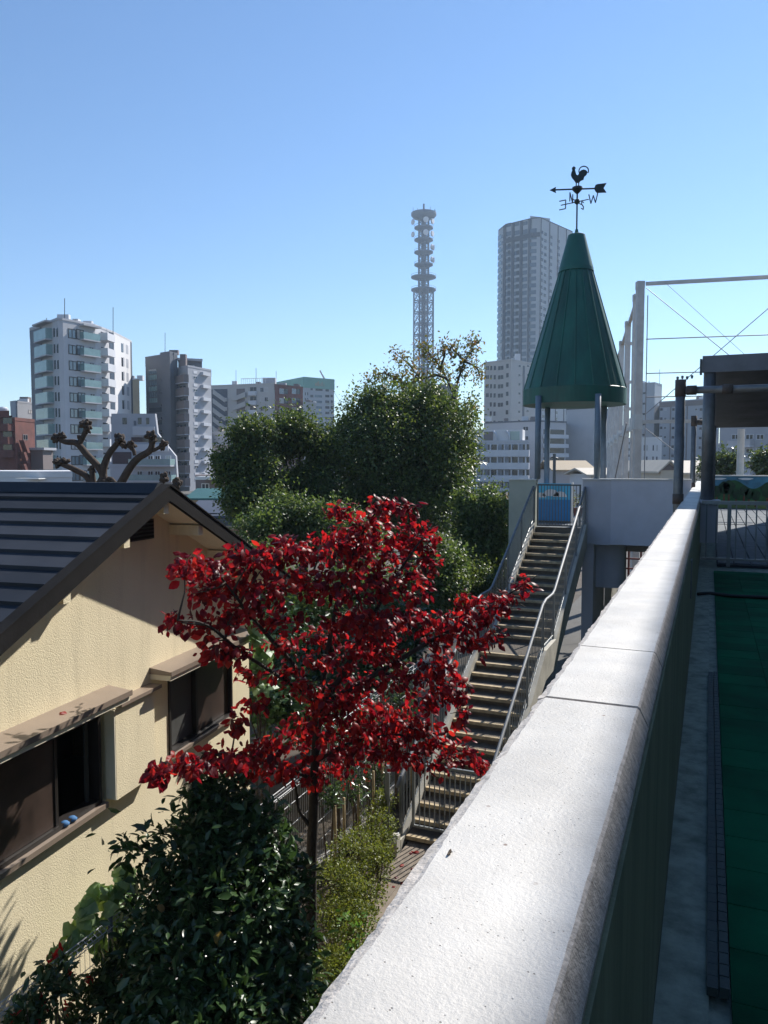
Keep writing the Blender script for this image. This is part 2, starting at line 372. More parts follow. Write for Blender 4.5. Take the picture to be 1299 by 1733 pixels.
def blob_points(blobs, n, shell=.62, low=-.9):
    """points in the outer shell of a union of ellipsoids, and outward normals"""
    C = np.array([b[0] for b in blobs], float); R = np.array([b[1] for b in blobs], float)
    wts = R.prod(1)**(2/3); wts /= wts.sum()
    P = []; Nn = []; tot = 0
    while tot < n:
        k = RNG.choice(len(blobs), n*2, p=wts); u = unit(rnd(n*2)); r = (shell**3 + (1-shell**3)*RNG.random(n*2))**(1/3)
        # lumpy edge
        lump = 1 + .10*np.sin(5.1*u[:,0]+k*1.7)*np.sin(4.3*u[:,1]+k) + .08*np.sin(9*u[:,2]+2.2*k)
        p = C[k] + R[k]*u*(r*lump)[:,None]
        ok = u[:,2] > low
        for j in range(len(blobs)):
            q = np.linalg.norm((p - C[j])/R[j], axis=1); ok &= ~((q < shell*.85) & (k != j))
        P.append(p[ok]); Nn.append(u[ok]); tot += ok.sum()
    return np.concatenate(P)[:n], np.concatenate(Nn)[:n]
def crown(parent, blobs, n, mt, size, tm=None, shell=.6, name='crown', droop=.3, twig=6, spread=None, low=-.95, ragged=0):
    """crown of leaf tufts: every tuft fans several leaves round one twig tip"""
    nt_ = max(1, n//twig); c, u = blob_points(blobs, nt_, shell, low)
    spread = spread or size*.9
    if ragged:
        a = holes(c, 1.7/ragged) + .6*holes(c, 4.1/ragged); keep = (a > -.30) | (RNG.random(len(c)) < .12); c, u = c[keep], u[keep]; nt_ = len(c)
        out_ = (RNG.random(nt_) < .30)*RNG.random(nt_)**2*ragged*.55; c = c + (u*.8 + np.array([0,0,.35]))*out_[:,None]
    P = np.repeat(c, twig, 0) + rnd(nt_*twig, spread); U = np.repeat(u, twig, 0)
    ax = unit(U*.9 + rnd(len(P), .75) + np.array([0,0,-droop])); nr = unit(U*.6 + rnd(len(P), .55) + np.array([0,0,.7]))
    sz = size*RNG.uniform(.65, 1.3, len(P))
    return leaf_mass(name, parent, mt, P, ax, nr, sz, tm or T_two())
def branches(parent, name, mt, base, targets, r0, fork=.5, seed=1, n=7, jit=.12, rt=.25):
    rs = random.Random(seed); base = Vector(base); mb = MB()
    for tg in targets:
        tg = Vector(tg); pts = []
        for k in range(6):
            t = k/5; p = base.lerp(tg, t); p.z += math.sin(t*math.pi)*(tg-base).length*.06
            if 0 < k < 5: p += Vector((rs.uniform(-1,1), rs.uniform(-1,1), rs.uniform(-1,1)))*jit*(tg-base).length*.3
            pts.append(p)
        mb.tube(pts, [r0*(1-t/5*(1-rt)) for t in range(6)], n)
    return part(name, mb, mt, parent, True)
HAZE = 0.0003

# ================================================================== SETTING
GR = 1100
struct('ground', MB().add([(-GR,-GR,0),(GR,-GR,0),(GR,GR,0),(-GR,GR,0)], [(0,1,2,3)]), M['ground'])
struct('garden_soil', MB().add([(-5.1,2,.005),(-4.35,2,.005),(-4.35,20.8,.005),(-5.1,20.8,.005)], [(0,1,2,3)]), M['soil'])
struct('courtyard_soil', MB().add([(-30,10.5,.006),(-5.35,10.5,.006),(-5.35,45,.006),(-30,45,.006)], [(0,1,2,3)]), M['soil'])
# ---- grooved plank path beside the hedge
path = tag(link('path', MB().box(-4.32,-.45,2,11.15,-.1,.012).mesh('path', M['joint_dark'])), kind='structure')
pk = MB().box(-.052,.052,-1.15,1.15,0,.03).mesh('plank', M['plank'])
for i in range(36):
    for j in range(4):
        x = -4.25 + i*.108
        if x > -2.4: continue
        inst('plank', pk, path, (x, 3.2 + j*2.32 + (i % 2)*.02, .014 + random.uniform(0,.004)))
# ---- terrace: slab, gutter, mats, paving
ZF = ZC - 1.72; ZP = ZC - .63
terr = tag(link('terrace_floor', MB().box(-.38,3.4,-4,33,3.95,ZF-.03).mesh('terrace_floor', M['gutter'])), kind='structure')
part('gutter', MB().box(-.12,.04,-4,13.9,ZF-.026,ZF-.004), M['gutter'], terr)
mm = MB().box(-.172,.172,-.147,.147,0,.03).mesh('mat', M['mat_green'])
for i in range(4):
    for j in range(38):
        inst('mat', mm, terr, (.28 + i*.348, 2.0 + j*.3 + .15, ZF - .024 + random.uniform(0,.0025)), (0,0,random.uniform(-.004,.004)))
part('mat_field', MB().box(.108,3.39,-4,1.98,ZF-.024,ZF+.006), M['mat_green'], terr)
part('mat_field', MB().box(1.506,3.39,1.985,13.4,ZF-.024,ZF+.005), M['mat_green'], terr)
ed = thing('mat_edging', 'dark jointed edging strip along the green mat beside the gutter', 'edging', (.07, 2.6, ZF-.004))
em = MB().box(.004,.034,-.030,.030,0,.036).box(-.034,.0,-.032,.032,0,.03).mesh('edging_piece', M['edging'])
for j in range(62): inst('edging_piece', em, ed, (.068, 2.65 + j*.0665, ZF-.004))
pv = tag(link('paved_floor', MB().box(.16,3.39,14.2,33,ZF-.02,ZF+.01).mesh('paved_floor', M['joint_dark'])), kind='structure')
pvm = MB().box(-.120,.120,-1.5,1.5,0,.03).mesh('paving_plank', M['paver'])
pvs = MB().box(-.120,.120,-.25,.25,0,.03).mesh('paving_shadow_grid', M['paver'])  # short pieces: dark cross gaps stand in for cast cross-bar shadows
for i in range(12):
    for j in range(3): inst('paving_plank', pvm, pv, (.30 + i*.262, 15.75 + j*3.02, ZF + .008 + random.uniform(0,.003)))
    for j in range(15): inst('paving_shadow_grid', pvs, pv, (.30 + i*.262, 23.75 + j*.53, ZF + .008 + random.uniform(0,.003)))
# ---- parapet wall with coping slabs
par = thing('parapet_wall', 'long terrace parapet with worn white painted top running into the distance', 'wall', (-.27, 5, 0))
part('wall', MB().box(-.385,-.122,-4,30.5,0,ZP-.07), M['inner_wall'], par)
JY = [-4, 2.06, 2.70, 5.31, 7.95, 10.6, 13.2, 15.85, 18.5, 21.1, 23.7, 26.3, 30.6]
def coping(y0, y1):
    mb = MB(); g = .0025; y0 += .009 if abs(y0-2.06) < .01 else g; y1 -= .008 if abs(y1-2.06) < .01 else g; y1 -= .003 if abs(y1-2.7) < .01 else 0
    st = .018 if y0 < 6 else .06; n = max(2, int((y1-y0)/st)) if y0 < 14 else 6
    if y0 < -1: ys = [y0 + k*.5 for k in range(int((0-y0)/.5)+1)]; ys = [y for y in ys if y < .2] + list(np.arange(.2, y1, st)) + [y1]
    else: ys = list(np.linspace(y0, y1, n))
    a = b = c = d = 0; rows = []
    for y in ys:
        a = a*.7 + random.gauss(0,.0011); b = b*.85 + random.gauss(0,.0003); c = c*.6 + random.gauss(0,.0013); d = d*.95+random.gauss(0,.00012)
        rows.append([(-.402+c, y, ZP-.07), (-.414+c*1.4, y, ZP-.012+a*.8), (-.403+a*1.5, y, ZP-.005+c*.6), (-.393+a, y, ZP), (-.27, y, ZP), (-.156+b, y, ZP), (-.150+b, y, ZP-.004), (-.128+d, y, ZP-.05), (-.130+d, y, ZP-.07)])
    k = len(rows[0])
    for i in range(len(rows)-1):
        for q in range(k-1):
            mb.add([rows[i][q], rows[i+1][q], rows[i+1][q+1], rows[i][q+1]], [(0,3,2,1)][:1] if False else [(0,1,2,3)], 0 if q in (3,4) else 1)
        mb.add([rows[i][k-1], rows[i+1][k-1], rows[i+1][0], rows[i][0]], [(0,1,2,3)], 1)
    mb.add(rows[0], [tuple(range(k))], 1); mb.add(rows[-1], [tuple(range(k-1,-1,-1))], 1)
    return mb
for a, b in zip(JY, JY[1:]): part('coping_slab', coping(a, b), [M['paint_white'], M['bare_concrete']], par)
part('metal_plate', MB().box(-.122,-.112,6.9,7.05,ZP-.5,ZP-.18), M['galv'], par)
part('pier', MB().box(-.121,.16,14.25,14.6,4.75,ZP-.04).box(-.14,.19,14.2,14.65,ZP-.04,ZP+.01), M['wall_grey'], par)
tag(part('pebble', MB().tube([(-.372,1.145,ZP+.003),(-.371,1.155,ZP+.004),(-.373,1.163,ZP+.003)], [.0015,.0028,.0012], 6), M['bark']), 'tiny dark twig fragment on the near white parapet edge', 'debris')
# ---- school block to the right: its roof edge shades the green mats
sb = thing('school_building', 'tall school block on the right of the terrace', 'building', (6.5, 0, 0))
part('wall', MB().box(3.42,12,-14,30.5,0,14.66), M['b_cream'], sb)
part('roof', MB().box(3.36,12.1,-14.1,30.55,14.66,14.91), M['b_grey'], sb)
wm = MB().box(-.03,.0,-.9,.9,-.7,.7).mesh('window', M['glass'])
for z in (5.7, 9.1, 12.5):
    for y in np.arange(-12, 24, 2.6): inst('window', wm, sb, (3.419, float(y), z))
# ---- hose across the mats
hz = ZF + .03
tag(part('hose', MB().tube([(-.1,10.72,hz),(.05,10.80,hz+.01),(.3,10.74,hz),(.7,10.78,hz),(1.2,10.66,hz),(1.9,10.9,hz)], .022, 8), M['black'], None, True), 'black hose lying across the green mats before the railing', 'hose')
# ---- terrace railing
rl = thing('terrace_railing', 'grey metal railing with upright bars across the terrace', 'railing', (.5, 14.07, ZF))
Yr = 14.07; zt = ZP + .01
part('top_rail', MB().box(-.1,2.6,Yr-.035,Yr+.035,zt-.06,zt), M['metal_grey'], rl)
part('bottom_rail', MB().box(-.1,2.6,Yr-.02,Yr+.02,ZF+.1,ZF+.14), M['metal_grey'], rl)
for x in (.33, 1.55, 2.57): part('post', MB().box(x-.03,x+.03,Yr-.03,Yr+.03,ZF,zt-.061), M['metal_grey'], rl)
bm = MB().box(-.011,.011,-.011,.011,0,zt-.061-ZF-.14).mesh('baluster', M['metal_grey'])
for k in range(17):
    x = -.02 + k*.152
    if min(abs(x-p) for p in (.33,1.55,2.57)) > .05: inst('baluster', bm, rl, (x, Yr, ZF+.14))
bn = thing('barrel', 'rounded mauve grey barrel beyond the railing at the right edge', 'barrel', (1.18, 14.9, ZF+.03))
part('body', MB().lathe([(.16,ZF+.038),(.2,ZF+.1),(.235,ZF+.45),(.23,ZF+.75),(.19,ZF+.95)], (1.18,14.9), 24), M['bin'], bn, True)
part('lid', MB().lathe([(.2,ZF+.955),(.21,ZF+1.0),(.15,ZF+1.05)], (1.18,14.9), 24), M['cap_white'], bn, True)
# ---- mural wall
mu = thing('mural_wall', 'low wall painted with green hills, trees and blue sky', 'wall', (1.8, 32.4, ZF))
MY = 32.4; zt = ony(1250, 806, MY).z
part('wall', MB().box(.16,3.39,MY,MY+.2,ZF,zt), M['mural_sky'], mu)
part('cap', MB().box(.12,3.39,MY-.04,MY+.24,zt,zt+.04), M['cap_white'], mu)
def painted(name, pts, m, k): part(name, MB().prism([(x, MY-.003-.003*k, z) for x, z in pts], (0,.003,0)), m, mu)
hh = zt - ZF
painted('painted_hill', [(.16,ZF+.02)]+[(x, ZF+hh*(.62+.26*math.sin((x-.2)*2.3)**2)) for x in np.linspace(.16,3.38,30)]+[(3.38,ZF+.02)], M['mural_hill'], 1)
painted('painted_hill', [(.16,ZF+.02)]+[(x, ZF+hh*(.42+.16*math.sin(x*3.1+1))) for x in np.linspace(.16,3.38,30)]+[(3.38,ZF+.02)], M['mural_hill_b'], 2)
painted('painted_field', [(.16,ZF+.02)]+[(x, ZF+hh*(.22+.05*math.sin(x*5))) for x in np.linspace(.16,3.38,24)]+[(3.38,ZF+.02)], M['mural_field'], 3)
for i, x in enumerate((.30,.55,.72,.98,1.25,1.42,1.66,2.05,2.25,2.5,2.95)):
    s = random.uniform(.6,1.35); zb = ZF + hh*random.uniform(.04,.2)
    painted('painted_trunk', [(x-.04,zb),(x+.04,zb),(x+.025,zb+.4*s),(x-.025,zb+.4*s)], M['mural_trunk'], 4)
    painted('painted_tree', [(x+.17*s*(1+.15*math.sin(5*a))*math.cos(a), zb+.5*s+.22*s*math.sin(a)) for a in np.linspace(0,6.1,22)], M['mural_tree'], 5)
for x in (.35,1.3,2.4): painted('painted_cloud', [(x+.25*math.cos(a)*(1+.2*math.sin(3*a)), zt-.1+.04*math.sin(a)) for a in np.linspace(0,6.1,20)], M['mural_cloud'], 1.5)
# ---- canopy with corrugated underside on a steel column
cn = thing('canopy', 'dark corrugated canopy roof on a thick steel column', 'canopy', (.02, 14.42, ZP))
cx = ony(1196, 820, 14.42).x
part('column', MB().tube([(cx,14.42,ZP+.012),(cx,14.42,ony(1196,605,14.42).z)], .098, 20), M['steel_pole'], cn, True)
zA = ony(1230, 603, 14.5).z; zB = ony(1230, 720, 20.5).z
part('edge_beam', MB().box(cx-.12,3.3,14.3,14.36,zA-.28,zA), M['corr_dark'], cn)
part('end_plate', MB().box(cx-.16,cx-.122,14.28,14.52,zA-.30,zA-.05), M['metal_dark'], cn)
mb = MB(); nS = 26; yy = np.linspace(14.37, 20.5, nS+1)
for k in range(nS):
    z0 = zA-.06 + (zB-zA+.06)*k/nS; z1 = zA-.06 + (zB-zA+.06)*(k+1)/nS; ph = .075
    ya, yb, yc = yy[k], (yy[k]*.5+yy[k+1]*.5), yy[k+1]
    mb.add([(cx+.1,ya,z0),(3.3,ya,z0),(3.3,yb,(z0+z1)/2-ph),(cx+.1,yb,(z0+z1)/2-ph),(3.3,yc,z1),(cx+.1,yc,z1)], [(0,1,2,3),(3,2,4,5)])
part('corrugated_sheet', mb, M['corr_dark'], cn)
for xx in (1.9, 3.1): part('rafter', MB().obox((xx,14.4,zA-.02),(.08,0,0),(0,6.1,zB-zA),(0,0,.12)), M['metal_dark'], cn)
part('rear_post', MB().tube([(3.1,20.4,ZF+.0),(3.1,20.4,zB)], .06, 12), M['steel_pole'], cn, True)
p = ony(1208, 725, 20.3); part('rear_post', MB().tube([(p.x,20.3,ZF+.04),(p.x,20.3,zB)], .055, 12), M['steel_pole'], cn, True)
# ---- pipe frame for a sun shade
def shade_frame(px, pyt, Y, r, label, xr):
    x = ony(px, 800, Y).x; zt = ony(px, pyt, Y).z
    t = thing('pipe_frame', label, 'pipe frame', (x, Y, ZF), 'sun shade pipe frames over the terrace')
    part('post', MB().tube([(x,Y,ZF-.5),(x,Y,zt)], r, 16), M['steel_pole'], t, True)
    part('cross_pipe', MB().tube([(x+r,Y,zt-.16),(xr,Y,zt-.16)], r*.78, 14), M['steel_pole'], t, True)
    for k in range(2): part('coupling', MB().tube([(x+r*1.2+k*.55,Y,zt-.16),(x+r*1.2+.16+k*.55,Y,zt-.16)], r*1.02, 14), M['rust'], t, True)
    part('coupling', MB().tube([(x,Y,zt-.26),(x,Y,zt+.02)], r*1.13, 14), M['rust'], t, True)
    part('coupling', MB().tube([(x,Y,ZP-.05),(x,Y,ZP+.12)], r*1.13, 14), M['rust'], t, True)
    part('bracket', MB().box(x,-.40,Y-.05,Y+.05,ZP-.33,ZP-.26).box(x,-.40,Y-.05,Y+.05,ZP-.53,ZP-.46), M['galv'], t)
    for k in range(4 if Y < 18 else 0):
        c = (x-.05+k*.075, Y, zt+.05+.012*(k % 2)); part('clamp', MB().lathe([(.012,c[2]-.03),(.022,c[2]),(.02,c[2]+.025),(.008,c[2]+.03)], (c[0],c[1]), 10), M['galv'], t)
    return t
shade_frame(1148, 645, 14.0, .078, 'nearer grey pipe frame beside the canopy column, with clamps on top', 3.3)
shade_frame(1172, 705, 22.5, .068, 'farther thin grey pipe frame behind the canopy column', 3.3)

# ---- tall white net frame
NB = at(1086, 478, 32.0); ND = Vector((-math.sin(math.radians(8.4)), math.cos(math.radians(8.4)), 0))
nf = thing('net_frame', 'tall white steel ball-net frame behind the turret', 'net frame', (NB.x, NB.y, 0))
zt = NB.z; zb = zat(714, 32)
for k, s in enumerate((0, 2.5, 9.1, 15.8, 22.6, 29.5, 36.5)):
    q = NB + ND*s; wd = .12 if k else .14
    part('post', MB().obox((q.x-wd, q.y-wd, 0), VR*2*wd, VF*2*wd, (0,0,zt-.02)), M['net_white'], nf)
    part('post_cap', MB().obox((q.x-wd-.01, q.y-wd-.01, zt-.25), VR*(2*wd+.02), VF*(2*wd+.02), (0,0,.3)), M['net_white'], nf)
    part('bracket', MB().obox((q.x-wd-.03, q.y-wd-.03, zb-.3), VR*(2*wd+.06), VF*(2*wd+.06), (0,0,.6)), M['cap_white'], nf)
    if k == 2:
        for dz in (1.2, 3.2, 4.6): part('step_bracket', MB().obox((q.x-wd-.04, q.y-wd-.05, zt-dz), VR*(2*wd+.35), VF*(.1), (0,0,.16)), M['net_white'], nf)
e1 = NB + ND*36.5
part('top_beam', MB().obox((NB.x-.07, NB.y, zt-.2), (.14,0,0), e1-NB, (0,0,.18)), M['net_white'], nf)
part('low_beam', MB().obox((NB.x-.06, NB.y, zb-.08), (.12,0,0), e1-NB, (0,0,.16)), M['net_white'], nf)
R1 = at(1420, 455, 30.2); R1.z = zt
part('top_beam', MB().obox((NB.x+.15, NB.y-.06, zt-.14), Vector((R1.x-NB.x, R1.y-NB.y, 0)), (0,.12,0), (0,0,.14)), M['net_white'], nf)
part('low_beam', MB().obox((NB.x+.15, NB.y-.05, zb-.07), Vector((R1.x-NB.x, R1.y-NB.y, 0)), (0,.1,0), (0,0,.14)), M['net_white'], nf)
q = at(1252, 800, 31.0); part('post', MB().tube([(q.x,q.y,0),(q.x,q.y,zat(726,31))], .14, 10), M['net_white'], nf)
def wire(p, q, r=.016): part('wire', MB().tube([p, q], r, 6), M['wire'], nf)
for y in (574, 632, 672): wire(at(1093, y, 32), at(1420, y-(785-y)*.055, 30.3), .022)
wire(at(1093,487,32), at(1300,655,31)); wire(at(1300,522,31), at(1093,700,32)); wire(at(1125,478,40), at(1260,600,40), .012); wire(at(1060,716,36), at(1040,812,38), .03); wire(at(1092,725,32), at(1150,770,32), .014)
wire(at(1096,500,31.9), at(1090,810,31.9), .02)

# ---- leaves blown onto the plank path
me_ = bpy.data.meshes.new('fallen_leaf'); tb_ = T_broad(); me_.from_pydata([tuple(v) for v in tb_[0]], [], tb_[1]); me_.materials.append(M['leaf_red'])
for k in range(26):
    o = bpy.data.objects.new('fallen_leaf', me_); COL.objects.link(o)
    o.location = (-4.15 + random.random()**1.5*1.2, 10.95 - abs(random.gauss(0,.75)), .062); o.rotation_euler = (random.uniform(-.3,.3), random.uniform(-.3,.3), random.uniform(0,6.3)); o.scale = (random.uniform(.06,.1),)*3
    tag(o, 'curled dark red leaf fallen on the plank path below the stairs', 'leaf', 'fallen leaves on the plank path')

# ================================================================== STAIRCASE, PLATFORM, TURRET
st = thing('staircase', 'outdoor concrete staircase with grey railings climbing to the platform', 'staircase', (-3.72, 11.2, 0))
XL, XR = -4.35, -3.10
N1 = 15; r1 = 2.15/N1; t1 = (15.5-11.2)/(N1-1); r2 = (ZF-2.15)/15; t2 = (21.0-16.62)/14
def step(y0, dy, z0, z1, last=False):
    s = part('step', MB().box(XL,XR,y0,y0+dy-.003,z1-.07,z1).box(XL,XR,y0+.045,y0+.09,z0-.03,z1-.07), M['stair_concrete'], st)
    part('nosing', MB().box(XL+.01,XR-.01,y0-.012,y0+.055,z1-.055,z1+.004), M['nosing'], s)
for i in range(N1-1): step(11.2+i*t1, t1+.05, i*r1, (i+1)*r1)
step(11.2+14*t1, 16.62-15.5+.05, 14*r1, 2.15)
for i in range(14): step(16.62+i*t2, t2+.05, 2.15+i*r2, 2.15+(i+1)*r2)
LN = [(11.0,.16),(11.2,.16),(15.5,2.31),(16.62,2.31),(21.0,ZF+.14)]      # stringer top line (y,z)
def lz(y):
    for (a, za), (b, zb_) in zip(LN, LN[1:]):
        if a <= y <= b: return za + (zb_-za)*(y-a)/(b-a)
    return LN[-1][1]
def stringer(x0, x1, dep):
    poly = [(x0,y,z) for y, z in LN] + [(x0,y,max(0,z-dep)) for y, z in LN[::-1]]
    mb = MB(); n = len(LN)
    for (a, za), (b, zb_) in zip(LN, LN[1:]):
        lo0, lo1 = max(.0, za-dep), max(.0, zb_-dep)
        mb.add([(x0,a,lo0),(x1,a,lo0),(x1,b,lo1),(x0,b,lo1),(x0,a,za),(x1,a,za),(x1,b,zb_),(x0,b,zb_)], [(0,3,2,1),(4,5,6,7),(1,2,6,5),(3,0,4,7)] + ([(0,1,5,4)] if a < 11.1 else []) + ([(2,3,7,6)] if b > 20 else []))
    part('stringer', mb, M['stringer'], st)
stringer(-4.47, XL-.002, .55); stringer(XR+.002, -2.96, .62)
RH = .98
def railing(x):
    mb = MB(); part('handrail', mb.tube([(x,10.98,lz(11)+RH-.12),(x,11.2,lz(11.2)+RH),(x,15.42,lz(15.42)+RH),(x,15.75,lz(15.75)+RH+.02),(x,16.45,lz(16.45)+RH+.02),(x,16.7,lz(16.7)+RH+.03),(x,20.95,lz(20.95)+RH)], .030, 10), M['galv'], st, True)
    part('bottom_rail', MB().tube([(x,y,z+.09) for y, z in LN], .014, 6), M['metal_grey'], st)
    for y in (11.15, 12.6, 14.05, 15.5, 16.62, 18.1, 19.55, 20.95):
        part('post', MB().box(x-.022,x+.022,y-.022,y+.022,lz(y),lz(y)+RH), M['metal_grey'], st)
    bl = MB().box(-.006,.006,-.006,.006,0,RH-.1).mesh('baluster', M['metal_grey'])
    y = 11.27
    while y < 20.9:
        inst('baluster', bl, st, (x, y, lz(y)+.09)); y += .135
railing(-4.41); railing(-3.03)
# lower gate standing on the second step
def gate(name, label, Y, x0, x1, z0, z1, sp, m, swing=0):
    g = thing(name, label, 'gate', ((x0+x1)/2, Y, z0))
    part('frame', MB().box(x0,x1,Y-.02,Y+.02,z1-.04,z1).box(x0,x1,Y-.02,Y+.02,z0,z0+.04).box(x0,x0+.04,Y-.021,Y+.021,z0+.04,z1-.04).box(x1-.04,x1,Y-.021,Y+.021,z0+.04,z1-.04), m, g)
    bl = MB().box(-.008,.008,-.008,.008,0,z1-z0-.08).mesh('bar', m)
    n = int((x1-x0-.08)/sp)
    for k in range(1, n): inst('bar', bl, g, (x0+.04+k*(x1-x0-.08)/n, Y, z0+.04))
    part('latch', MB().box(x1-.10,x1-.03,Y-.035,Y-.022,z0+.55,z0+.65), m, g)
    return g
gate('stair_gate', 'barred metal gate across the bottom steps of the staircase', 11.42, -4.32, -3.13, .2, 1.28, .085, M['metal_grey'])
gate('stair_gate', 'barred metal gate at the stair top before the blue board', 20.97, -4.31, -3.14, ZF+.03, ZF+1.17, .075, M['metal_dark'])
gp = thing('gate_post', 'paired grey posts on a concrete foot left of the lowest step', 'post', (-4.55, 11.05, 0))
part('post', MB().box(-4.60,-4.54,10.93,10.99,.0,1.35), M['metal_grey'], gp)
part('post', MB().box(-4.505,-4.472,10.80,10.84,.22,1.30), M['metal_grey'], gp)
part('foot', MB().prism([(-4.53,10.74,0),(-4.53,10.74,.22),(-4.53,10.84,.3),(-4.53,10.92,.3),(-4.53,10.92,0)], (.2,0,0)), M['stringer'], gp)
# ---- raised platform
part('step', MB().box(XL,XR,21.0,21.045,4.1,ZF-.005), M['stair_concrete'], st)
pf = thing('platform', 'raised grey concrete platform carrying the turret', 'platform', (-2.8, 22.5, 0))
part('floor_slab', MB().box(-5.1,-.4,21.05,25,4.15,ZF), M['paver'], pf)
zw = ZF + 1.29
part('front_wall', MB().box(-3.10,-2.36,21.0,21.16,3.95,zw), M['wall_grey'], pf)
part('front_wall', MB().box(-2.36,-.41,20.97,21.14,3.97,zw+.01), M['wall_grey_b'], pf)
part('pier_wall', MB().box(-5.10,-4.48,21.0,21.35,0,zw-.02), M['wall_green'], pf)
part('pier_wall', MB().box(-4.48,-4.36,20.99,21.3,0,zw-.02), M['wall_green'], pf)
part('cap', MB().box(-5.12,-4.34,20.97,21.38,zw-.02,zw+.015), M['cap_white'], pf)
part('cap', MB().box(-3.12,-.41,20.94,21.18,zw+.012,zw+.04), M['cap_white'], pf)
part('support_wall', MB().box(-3.1,-2.80,21.1,23.5,0,4.15), M['wall_grey'], pf)
part('drum', MB().lathe([(.44,2.72),(.44,3.96)], (-2.48,22.0), 40), M['wall_grey'], pf, False)
part('drum_rib', MB().box(-2.81,-2.42,21.6,21.75,2.72,3.9), M['wall_grey'], pf)
part('beam', MB().box(-5.1,-.4,24.7,25.0,3.4,4.15), M['wall_grey'], pf)
c1 = onx(1004,1000,-2.7); part('back_wall', MB().box(-2.80,-2.60,23.6,28,0,3.9), M['stringer'], pf)
part('window', MB().box(-2.599,-2.58,25.2,25.5,1.1,2.1).box(-2.599,-2.58,26.2,26.5,1.1,2.1), M['glass'], pf)
# red steel play structure under the platform
rd = thing('red_lattice', 'red steel lattice structure under the platform', 'climbing frame', (-1.4, 29, 0))
for x in np.arange(-2.6,.0,.42): part('upright', MB().box(x-.035,x+.035,28.9,28.97,0,4.0), M['red_steel'], rd)
for z in np.arange(.5,4.0,.36): part('rung', MB().box(-2.7,0,28.83,28.895,z,z+.06), M['red_steel'], rd)
part('deck', MB().box(-2.7,0,29.0,30.2,1.2,1.3), M['red_steel'], rd)
for k in range(4): part('step', MB().box(-2.6,-1.3,28.0+k*.2,28.18+k*.2,.5+k*.3,.55+k*.3), M['red_steel'], rd)
# blue painted board behind the gate
bb = thing('blue_board', 'blue painted board with white cloud shapes behind the upper gate', 'board', (-4.1, 22.6, ZF))
a = ony(912,800,22.6); b = ony(967,800,22.6); zb_ = ZF+.06; zt_ = ZF+1.15
part('panel', MB().box(a.x-.1,b.x,22.6,22.64,zb_,zt_), M['blue_board'], bb)
part('light_panel', MB().box(a.x-.1,b.x,22.595,22.598,zb_+.62,zt_), M['blue_light'], bb)
for cx_, cz_, rr_ in ((a.x+.35,zb_+.72,.2),(a.x+.62,zb_+.70,.16),(a.x+.05,zb_+.68,.14)):
    part('painted_cloud', MB().prism([(cx_+rr_*1.2*math.cos(t), 22.592, cz_+rr_*max(0,math.sin(t))) for t in np.linspace(0,math.pi,14)], (0,.002,0)), M['b_panel'], bb)
part('edge_trim', MB().box(b.x,b.x+.05,22.58,22.66,ZF,zt_+.03), M['cap_white'], bb)
part('foot', MB().box(a.x-.1,b.x,22.56,22.7,ZF,zb_), M['metal_dark'], bb)
for k, (px, D) in enumerate(((978,25.2),)):
    q = at(px, 850, D)
    pp = thing('potted_plant', 'small yellow and red flowering plant in a pot beyond the upper gate', 'plant', (q.x, q.y, ZF))
    part('pot', MB().lathe([(.12,ZF+.0),(.17,ZF+.28)], (q.x,q.y), 14), M['b_brick'], pp)
    crown(pp, [((q.x,q.y,ZF+.5),(.2,.2,.25))], 160, M['leaf_shrub_y'], .07, shell=.2)

# ---- turret
TC = at(969.5, 785, 22.0); tx, ty = TC.x, TC.y
tu = thing('turret', 'green conical turret roof on four blue-grey posts', 'turret', (tx, ty, ZF))
for px, Y in ((908,21.08),(1010.5,21.08),(925.5,23.0),(1021,23.0)):
    q = ony(px, 760, Y); z0 = zw+.0 if Y < 22 else ZF
    if px == 908: q.x = -4.33
    part('post', MB().tube([(q.x,Y,z0+.02),(q.x,Y,7.95)], .082, 18), M['post_blue'], tu, True)
zr0, zr1 = zat(686, 22), zat(660, 22); za, zs0, zs1 = zat(452, 22), zat(458, 22), zat(397, 22)
part('soffit', MB().lathe([(1.40,zr0+.03),(1.40,zr0+.05)], (tx,ty), 64), M['soffit_tan'], tu)
part('rim', MB().lathe([(1.40,zr0),(1.425,zr0),(1.425,zr1),(1.40,zr1+.02)], (tx,ty), 72), M['turret_green'], tu, False)
NP = 18
def conepanel(k):
    a0, a1 = 2*math.pi*k/NP+.008, 2*math.pi*(k+1)/NP-.008; mb = MB(); seg = 4; vs = []; fs = []
    for j in range(seg+1):
        an = a0+(a1-a0)*j/seg
        for rr, z in ((1.405,zr1+.015),(.415,za)): vs.append((tx+rr*math.cos(an), ty+rr*math.sin(an), z))
    fs = [(2*j,2*j+2,2*j+3,2*j+1) for j in range(seg)]
    mb.add(vs, fs); return mb
for k in range(NP):
    part('roof_panel', conepanel(k), M['turret_green'], tu)
    an = 2*math.pi*k/NP
    part('seam', MB().tube([(tx+1.41*math.cos(an),ty+1.41*math.sin(an),zr1+.01),(tx+.415*math.cos(an),ty+.415*math.sin(an),za)], .022, 6), M['turret_green'], tu)
part('sleeve', MB().lathe([(.44,zs0-.05),(.49,zs0-.05),(.475,zs0+.05),(.235,zs1-.02),(.20,zs1),(.0601,zs1+.03),(.04,zs1+.14)], (tx,ty), 48), M['turret_sleeve'], tu, False)
wv = thing('weather_vane', 'black rooster weather vane on the turret tip', 'weather vane', (tx, ty, zs1+.1))
zl = zat(341.5, 22); zar = zat(320, 22); zrt = zat(283, 22)
part('rod', MB().tube([(tx,ty,zs1+.06),(tx,ty,zar+.02)], .022, 8), M['vane'], wv)
def vp(u, z, f=0): q = Vector((tx,ty,0)) + VR*u + VF*f; return (q.x, q.y, z)
